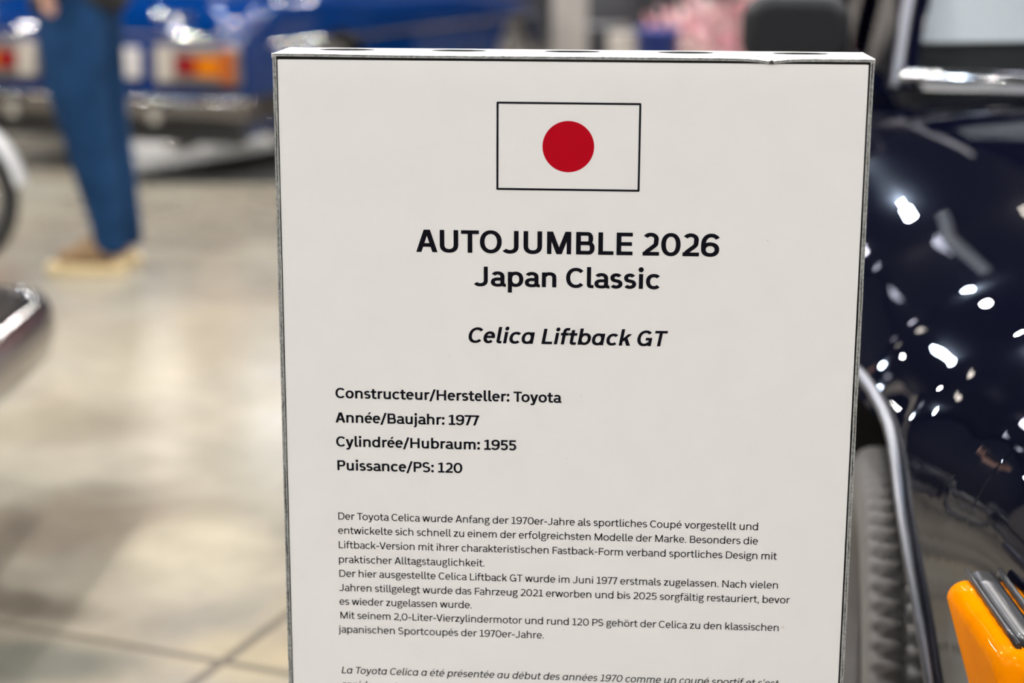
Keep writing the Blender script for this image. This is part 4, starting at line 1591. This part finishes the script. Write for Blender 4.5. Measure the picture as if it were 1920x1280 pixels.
# artificial cherry tree
tree = thing('blossom_tree', 'artificial pink cherry blossom tree in a black pot behind the mirror', 'tree', (.74, 7.9, 0), 0)
MB().lathe([(0, .0), (.17, 0), (.21, .30), (.19, .30), (.18, .27), (0, .27)], 28, 'z').build('pot', M_soil, tree)
br = MB()
tips = []
br.tube([(0, 0, .25), (.02, .01, .6), (-.02, 0, .95), (.02, 0, 1.3)], [.035, .03, .024, .015], 8)
for k in range(26):
    a = random.uniform(0, 2 * PI)
    z0 = random.uniform(.40, 1.25)
    L = random.uniform(.30, .62) * (1.1 - abs(z0 - .85) * .5)
    e = Vector((L * math.cos(a), L * math.sin(a), z0 + random.uniform(-.05, .35)))
    br.tube([(0, 0, z0), (e.x * .5, e.y * .5, (z0 + e.z) / 2 + .05), e], [.014, .009, .005], 5)
    tips.append((Vector((0, 0, z0)), e))
br.build('branches', M_branch, tree)
for mi, m in enumerate(M_pink):
    pb = MB()
    for _ in range(1500):
        a, e = random.choice(tips)
        u = random.uniform(.25, 1.08)
        p = a.lerp(e, u) + Vector((random.gauss(0, .06), random.gauss(0, .06), random.gauss(0, .06) + .03))
        n = Vector((random.gauss(0, 1), random.gauss(0, 1), random.gauss(0, 1) + .4)).normalized()
        t = n.orthogonal().normalized()
        b = n.cross(t)
        r = random.uniform(.026, .042)
        vs = [p - n * .004] + [p + (t * math.cos(2 * PI * k / 10) + b * math.sin(2 * PI * k / 10)) * r * (1 if k % 2 == 0 else .62) + n * .006 for k in range(10)]
        pb.add(vs, [(0, 1 + k, 1 + (k + 1) % 10) for k in range(10)], False)
    pb.build('blossom', m, tree, recalc=False)

# grey-beige pillar, case, carton, bin
struct('trim_1', MB().box(-.47, 10.6, 0, -.17, 10.9, CEIL), M_post)
cs = thing('flight_case', 'black flight case on the floor beside the beige pillar', 'case', (-.03, 9.4, 0))
MB().rbox(-.17, -.25, .06, .10, .25, .82, .012, 2, 'z').build('body', M_crate, cs)
for sx in (-.12, .05):
    for sy in (-.19, .19):
        MB().lathe([(0, -.02), (.03, -.018), (.03, .018), (0, .02)], 16, 'y', Matrix.Translation((sx, sy, .03))).build('castor', M_rubber, cs)
MB().rbox(-.175, -.255, .60, .105, .255, .625, .006, 1, 'z').build('lid_rail', M_engine, cs)
cb = thing('cardboard_box', 'greyish cardboard box standing in front of the black flight case', 'box', (.06, 8.72, 0))
MB().rbox(-.13, -.16, 0, .12, .16, .60, .006, 1, 'z').build('carton', M_card, cb)
MB().box(-.03, -.161, .52, .02, .161, .604).build('packing_tape', M_post, cb)
bn = MB()
bn.lathe([(0, 0), (.085, 0), (.10, .70), (.108, .70), (.108, .715), (.092, .715), (.08, .02), (0, .02)], 28, 'z', Matrix.Translation((0.175, 7.05, 0)))
o = bn.build('waste_bin', M_bin)
o['label'] = 'dark blue plastic bin standing left of the pink blossom tree'
o['category'] = 'bin'

# added glowing panels on the far wall, brightening the floor by reflection
M_lit = mat('light_box_face', (.9, .9, .9), .5, emit=(1.0, .95, .88), emit_str=16.0)
M_litb = mat('light_box_cool', (.9, .9, .9), .5, emit=(.80, .88, 1.0), emit_str=6.0)
M_litl = mat('light_box_low', (.9, .9, .9), .5, emit=(1.0, .95, .88), emit_str=2.4)
for (x0, x1, z0, z1, m, lab) in ((-5.0, -4.72, 2.5, 4.0, M_lit, 'tall warm light box high on the far wall'), (-4.0, -3.2, 2.6, 4.2, M_litb, 'wide cool light box high on the far wall'), (-5.2, -2.6, .35, 1.5, M_litl, 'low long light box on the far wall behind the blue coupe')):
    lb = thing('light_box', lab, 'sign', ((x0 + x1) / 2, RY1 - .125, z0))
    w, h = (x1 - x0) / 2, z1 - z0
    MB().box(-w, 0, 0, w, .115, h).build('housing', M_house, lb)
    MB().box(-w + .03, -.012, .03, w - .03, -.001, h - .03).build('lit_face', m, lb)

# sheet of paper behind the windscreen of the navy car
M_paper = mat('paper_white', (.95, .96, .97), .6)
sheet = MB()
Ms = Matrix.Translation((.575, 1.665, .9875)) @ Matrix.Rotation(math.radians(-46), 4, 'X')
q = [(-.05, 0, 0), (.40, 0, .012), (.46, 0, .297), (.02, 0, .297)]
sheet.add([Ms @ Vector((x, y + d, z)) for d in (0, .0008) for x, y, z in q], [(0, 1, 2, 3), (7, 6, 5, 4), (0, 4, 5, 1), (1, 5, 6, 2), (2, 6, 7, 3), (3, 7, 4, 0)])
o = sheet.build('paper_sheet', M_paper)
o['label'] = 'white paper sheet propped on the dashboard of the navy coupe'
o['category'] = 'paper'

# shadow under the blue coupe's tail, laid down as a thin black sheet
M_shade = mat('rubber_mat', (.012, .011, .010), .75)
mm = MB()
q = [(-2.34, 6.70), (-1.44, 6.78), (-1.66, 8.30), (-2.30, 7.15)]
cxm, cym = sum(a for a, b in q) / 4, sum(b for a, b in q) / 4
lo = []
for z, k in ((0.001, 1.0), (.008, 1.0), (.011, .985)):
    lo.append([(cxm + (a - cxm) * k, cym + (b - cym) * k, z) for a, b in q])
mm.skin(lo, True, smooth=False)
o = mm.build('floor_mat', M_shade)
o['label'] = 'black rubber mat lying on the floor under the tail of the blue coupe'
o['category'] = 'mat'  # stand-in for the shadow, not a real mat
